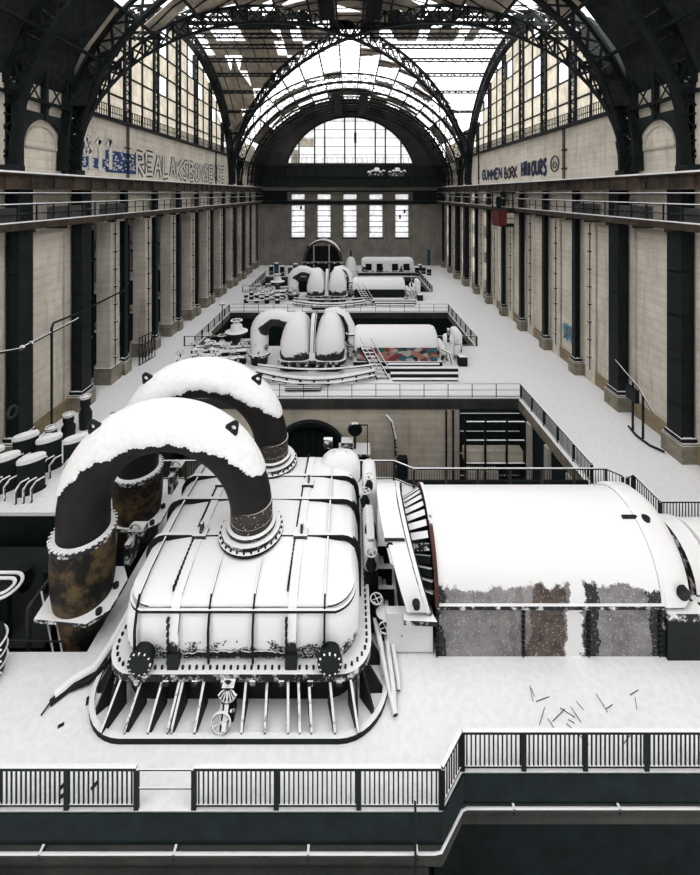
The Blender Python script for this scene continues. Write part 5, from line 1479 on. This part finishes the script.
# litter lying in the snow
rr = random.Random(12)
for i in range(16):
    x, y = rr.uniform(5.3, 8.4), rr.uniform(11.1, 12.3); a = rr.uniform(0, PI); L = rr.uniform(.15, .6)
    o = MB().beam((0, 0, .02), (L * math.cos(a), L * math.sin(a), .03), .013, .012).build('twig', M['column'], None, loc=None)
    o.location = (x, y, .0); tag(o, 'thin dark stick lying on the snow behind the right front railing', 'stick', 'sticks in the snow')
for i, (x, y, L, a) in enumerate(((-3.4, 28.2, 0, 0), (-16.3, 27.9, .5, .3), (-8.2, 11.5, .15, .5), (-7.7, 12.0, .2, 2), (-7.3, 10.3, .22, 1.0), (-7.2, 10.15, .2, .6), (-6.5, 10.3, .15, 1), (-15.9, 26.8, .6, .1))):
    if not L: continue
    o = MB().beam((0, 0, .02), (L * math.cos(a), L * math.sin(a), .03), .07, .03).build('scrap', M['column']); o.location = (x, y, 0)
    tag(o, 'small dark scrap lying in the snow %s' % ('', 'by the left pier foot, longer one', 'left of the drain pipe, nearer one', 'left of the drain pipe, farther one', 'at the railing gap, left one', 'at the railing gap, middle one', 'at the railing gap, right one', 'by the left pier foot, nearer one')[i], 'scrap')

# ------------------------------------------------------------------ paint on the walls
def stroke(mb, pts, s, w_, X):
    P = [V((X, p[0], p[1])) for p in pts]
    for a, b in zip(P, P[1:]):
        mb.beam(a, b, .012, w_, (0, 0, 1)) if abs((b - a).normalized().z) < .97 else mb.box(X - .006, X + .006, a.y - w_ / 2, a.y + w_ / 2, min(a.z, b.z), max(a.z, b.z))
GL = {  # letter strokes on a 1 x 1 grid
 'R': [[(0, 0), (0, 1), (.7, .95), (.75, .6), (.1, .5), (.8, 0)]], 'E': [[(.8, 1), (0, 1), (0, 0), (.8, 0)], [(0, .5), (.6, .5)]],
 'A': [[(0, 0), (.4, 1), (.8, 0)], [(.15, .4), (.65, .4)]], 'L': [[(0, 1), (0, 0), (.7, 0)]], 'V': [[(0, 1), (.4, 0), (.8, 1)]],
 'S': [[(.8, .9), (.3, 1), (0, .75), (.7, .35), (.5, 0), (0, .1)]], 'O': [[(.4, 0), (0, .3), (0, .7), (.4, 1), (.8, .7), (.8, .3), (.4, 0)]],
 'N': [[(0, 0), (0, 1), (.8, 0), (.8, 1)]], 'K': [[(0, 0), (0, 1)], [(.8, 1), (.05, .5), (.8, 0)]], 'B': [[(0, 0), (0, 1), (.6, .9), (.6, .6), (0, .5), (.75, .35), (.7, .05), (0, 0)]],
 'G': [[(.8, .85), (.4, 1), (0, .7), (0, .3), (.4, 0), (.8, .2), (.8, .5), (.45, .5)]], 'U': [[(0, 1), (0, .2), (.4, 0), (.8, .2), (.8, 1)]],
 'M': [[(0, 0), (0, 1), (.4, .4), (.8, 1), (.8, 0)]], 'H': [[(0, 0), (0, 1)], [(.8, 0), (.8, 1)], [(0, .5), (.8, .5)]], 'C': [[(.8, .85), (.4, 1), (0, .7), (0, .3), (.4, 0), (.8, .15)]],
 '9': [[(.7, .6), (.3, .45), (0, .7), (.3, 1), (.7, .9), (.7, .5), (.6, 0)]], '1': [[(.1, .75), (.45, 1), (.45, 0)]], 'Y': [[(0, 1), (.4, .5), (.8, 1)], [(.4, .5), (.4, 0)]],
 'I': [[(.4, 0), (.4, 1)]], 'T': [[(0, 1), (.8, 1)], [(.4, 1), (.4, 0)]]}
def graffito(name, text, side, y0, dy, z0, h, outline, fill, label, wo=.12, wf=.36, slant=0.):
    """text painted along a side wall as fat strokes with an outline"""
    X = 19.68 * side; lw = dy / len(text)
    t = thing(name, (X, y0, z0), label, 'graffiti')
    of, fi = MB(), MB()
    for i, ch in enumerate(text):
        if ch not in GL: continue
        jz = rnd.uniform(-.06, .06) * h
        for st in GL[ch]:
            pts = []
            for (u, v) in st:
                yy_ = (i + u * .92 + rnd.uniform(-.05, .05)) * lw; pts.append((y0 + yy_ if side < 0 else y0 + dy - yy_, z0 + jz + (v + rnd.uniform(-.05, .05)) * h))
            stroke(of, pts, side, wf + wo, X - side * .004); stroke(fi, pts, side, wf - wo * .4, X - side * .022)
    of.build('outline_paint', outline, t)
    if fill: fi.build('fill_paint', fill, t)
    return t
# left: pale 911 over a blue patch, then long black and white lettering
m = MB(); rr = random.Random(2)
tb = thing('blue_painted_patch', (-19.69, 32, 16.6), 'blue dotted paint patch behind the pale 911 on the left wall', 'graffiti')
m.box(-19.69, -19.675, 29.4, 33.0, 16.9, 17.7).box(-19.69, -19.675, 33.0, 37.7, 16.7, 18.5); m.build('blue_field', M['sprayblue'], tb)
m = MB()
for i in range(110):
    y, z = rr.uniform(29.5, 37.4), rr.uniform(16.8, 18.3)
    if y > 33 or z < 17.5: m.box(-19.675, -19.668, y, y + .2, z, z + .13)
m.build('white_dots', M['spraywhite'], tb)
graffito('number_graffito', '911', -1, 30.2, 4.4, 16.9, 2.4, M['sprayblack'], M['spraywhite'], 'large pale number 911 painted on the upper left wall', .08, .5)
graffito('lettering_graffito', 'REALAKSBONSENGE', -1, 37.8, 26.6, 16.7, 2.1, M['sprayblack'], M['spraywhite'], 'long black outlined lettering painted along the upper left wall', .26, .40)
graffito('blue_graffito', 'GUMMEN', 1, 52.8, 8.2, 16.9, 1.35, M['sprayblue'], M['sprayblack'], 'blue and black tag at far end of upper right wall', .18, .24) 
graffito('dark_graffito', 'BORK', 1, 48.0, 4.2, 16.8, 1.35, M['sprayblack'], None, 'dark spiky tag in middle of upper right wall', .14, .2)
graffito('teal_graffito', 'HAVOURS', 1, 40.8, 6.2, 16.95, 1.5, M['sprayblue'], M['sprayblack'], 'blue shadowed tag at near end of upper right wall', .2, .26)
tag(MB().torus((19.62, 39.3, 17.8), .75, .06, 'x', 20, 5).torus((19.62, 39.3, 17.7), .3, .05, 'x', 12, 5).build('ring_graffito', M['sprayblack']), 'black circle mark painted right of the blue tags', 'graffiti')
t = graffito('cyan_graffito', 'SBOS', 1, 35.4, 1.7, 2.0, 1.2, M['sprayteal'], M['spraywhite'], 'bright turquoise tag low on the right wall between slender columns', .28, .14)
for ch in t.children:
    for v in ch.data.vertices: v.co.x -= .36
graffito('end_graffito', 'KSEN', -1, 67.4, 3.2, 17.2, 1.0, M['sprayblue'], None, 'small blue tag under the far left arch', .1, .15)
graffito('end_graffito', 'NESK', 1, 67.4, 3.2, 17.2, 1.0, M['sprayblue'], None, 'small blue tag under the far right arch', .1, .15)
# drain pipes up the painted walls
for s, side in ((1, 'right'), (-1, 'left')):
    for y in ((37.6, 62.5) if s > 0 else (36.2, 60.)):
        tt = thing('wall_drain_pipe', (19.6 * s, y, 16.2), 'dark twin drain pipe on upper %s wall, %s one' % (side, 'nearer' if y < 50 else 'farther'), 'pipe')
        for d in (-.14, .14): MB().cyl((19.6 * s, y + d, 16.2), (19.6 * s, y + d, 20.9), .05, 6).build('pipe', M['column'], tt)
        MB().box(min(19.5 * s, 19.66 * s), max(19.5 * s, 19.66 * s), y - .5, y + .3, 17.2, 17.3).box(min(19.5 * s, 19.66 * s), max(19.5 * s, 19.66 * s), y - .5, y + .3, 18.9, 19.0).build('clip', M['column'], tt)
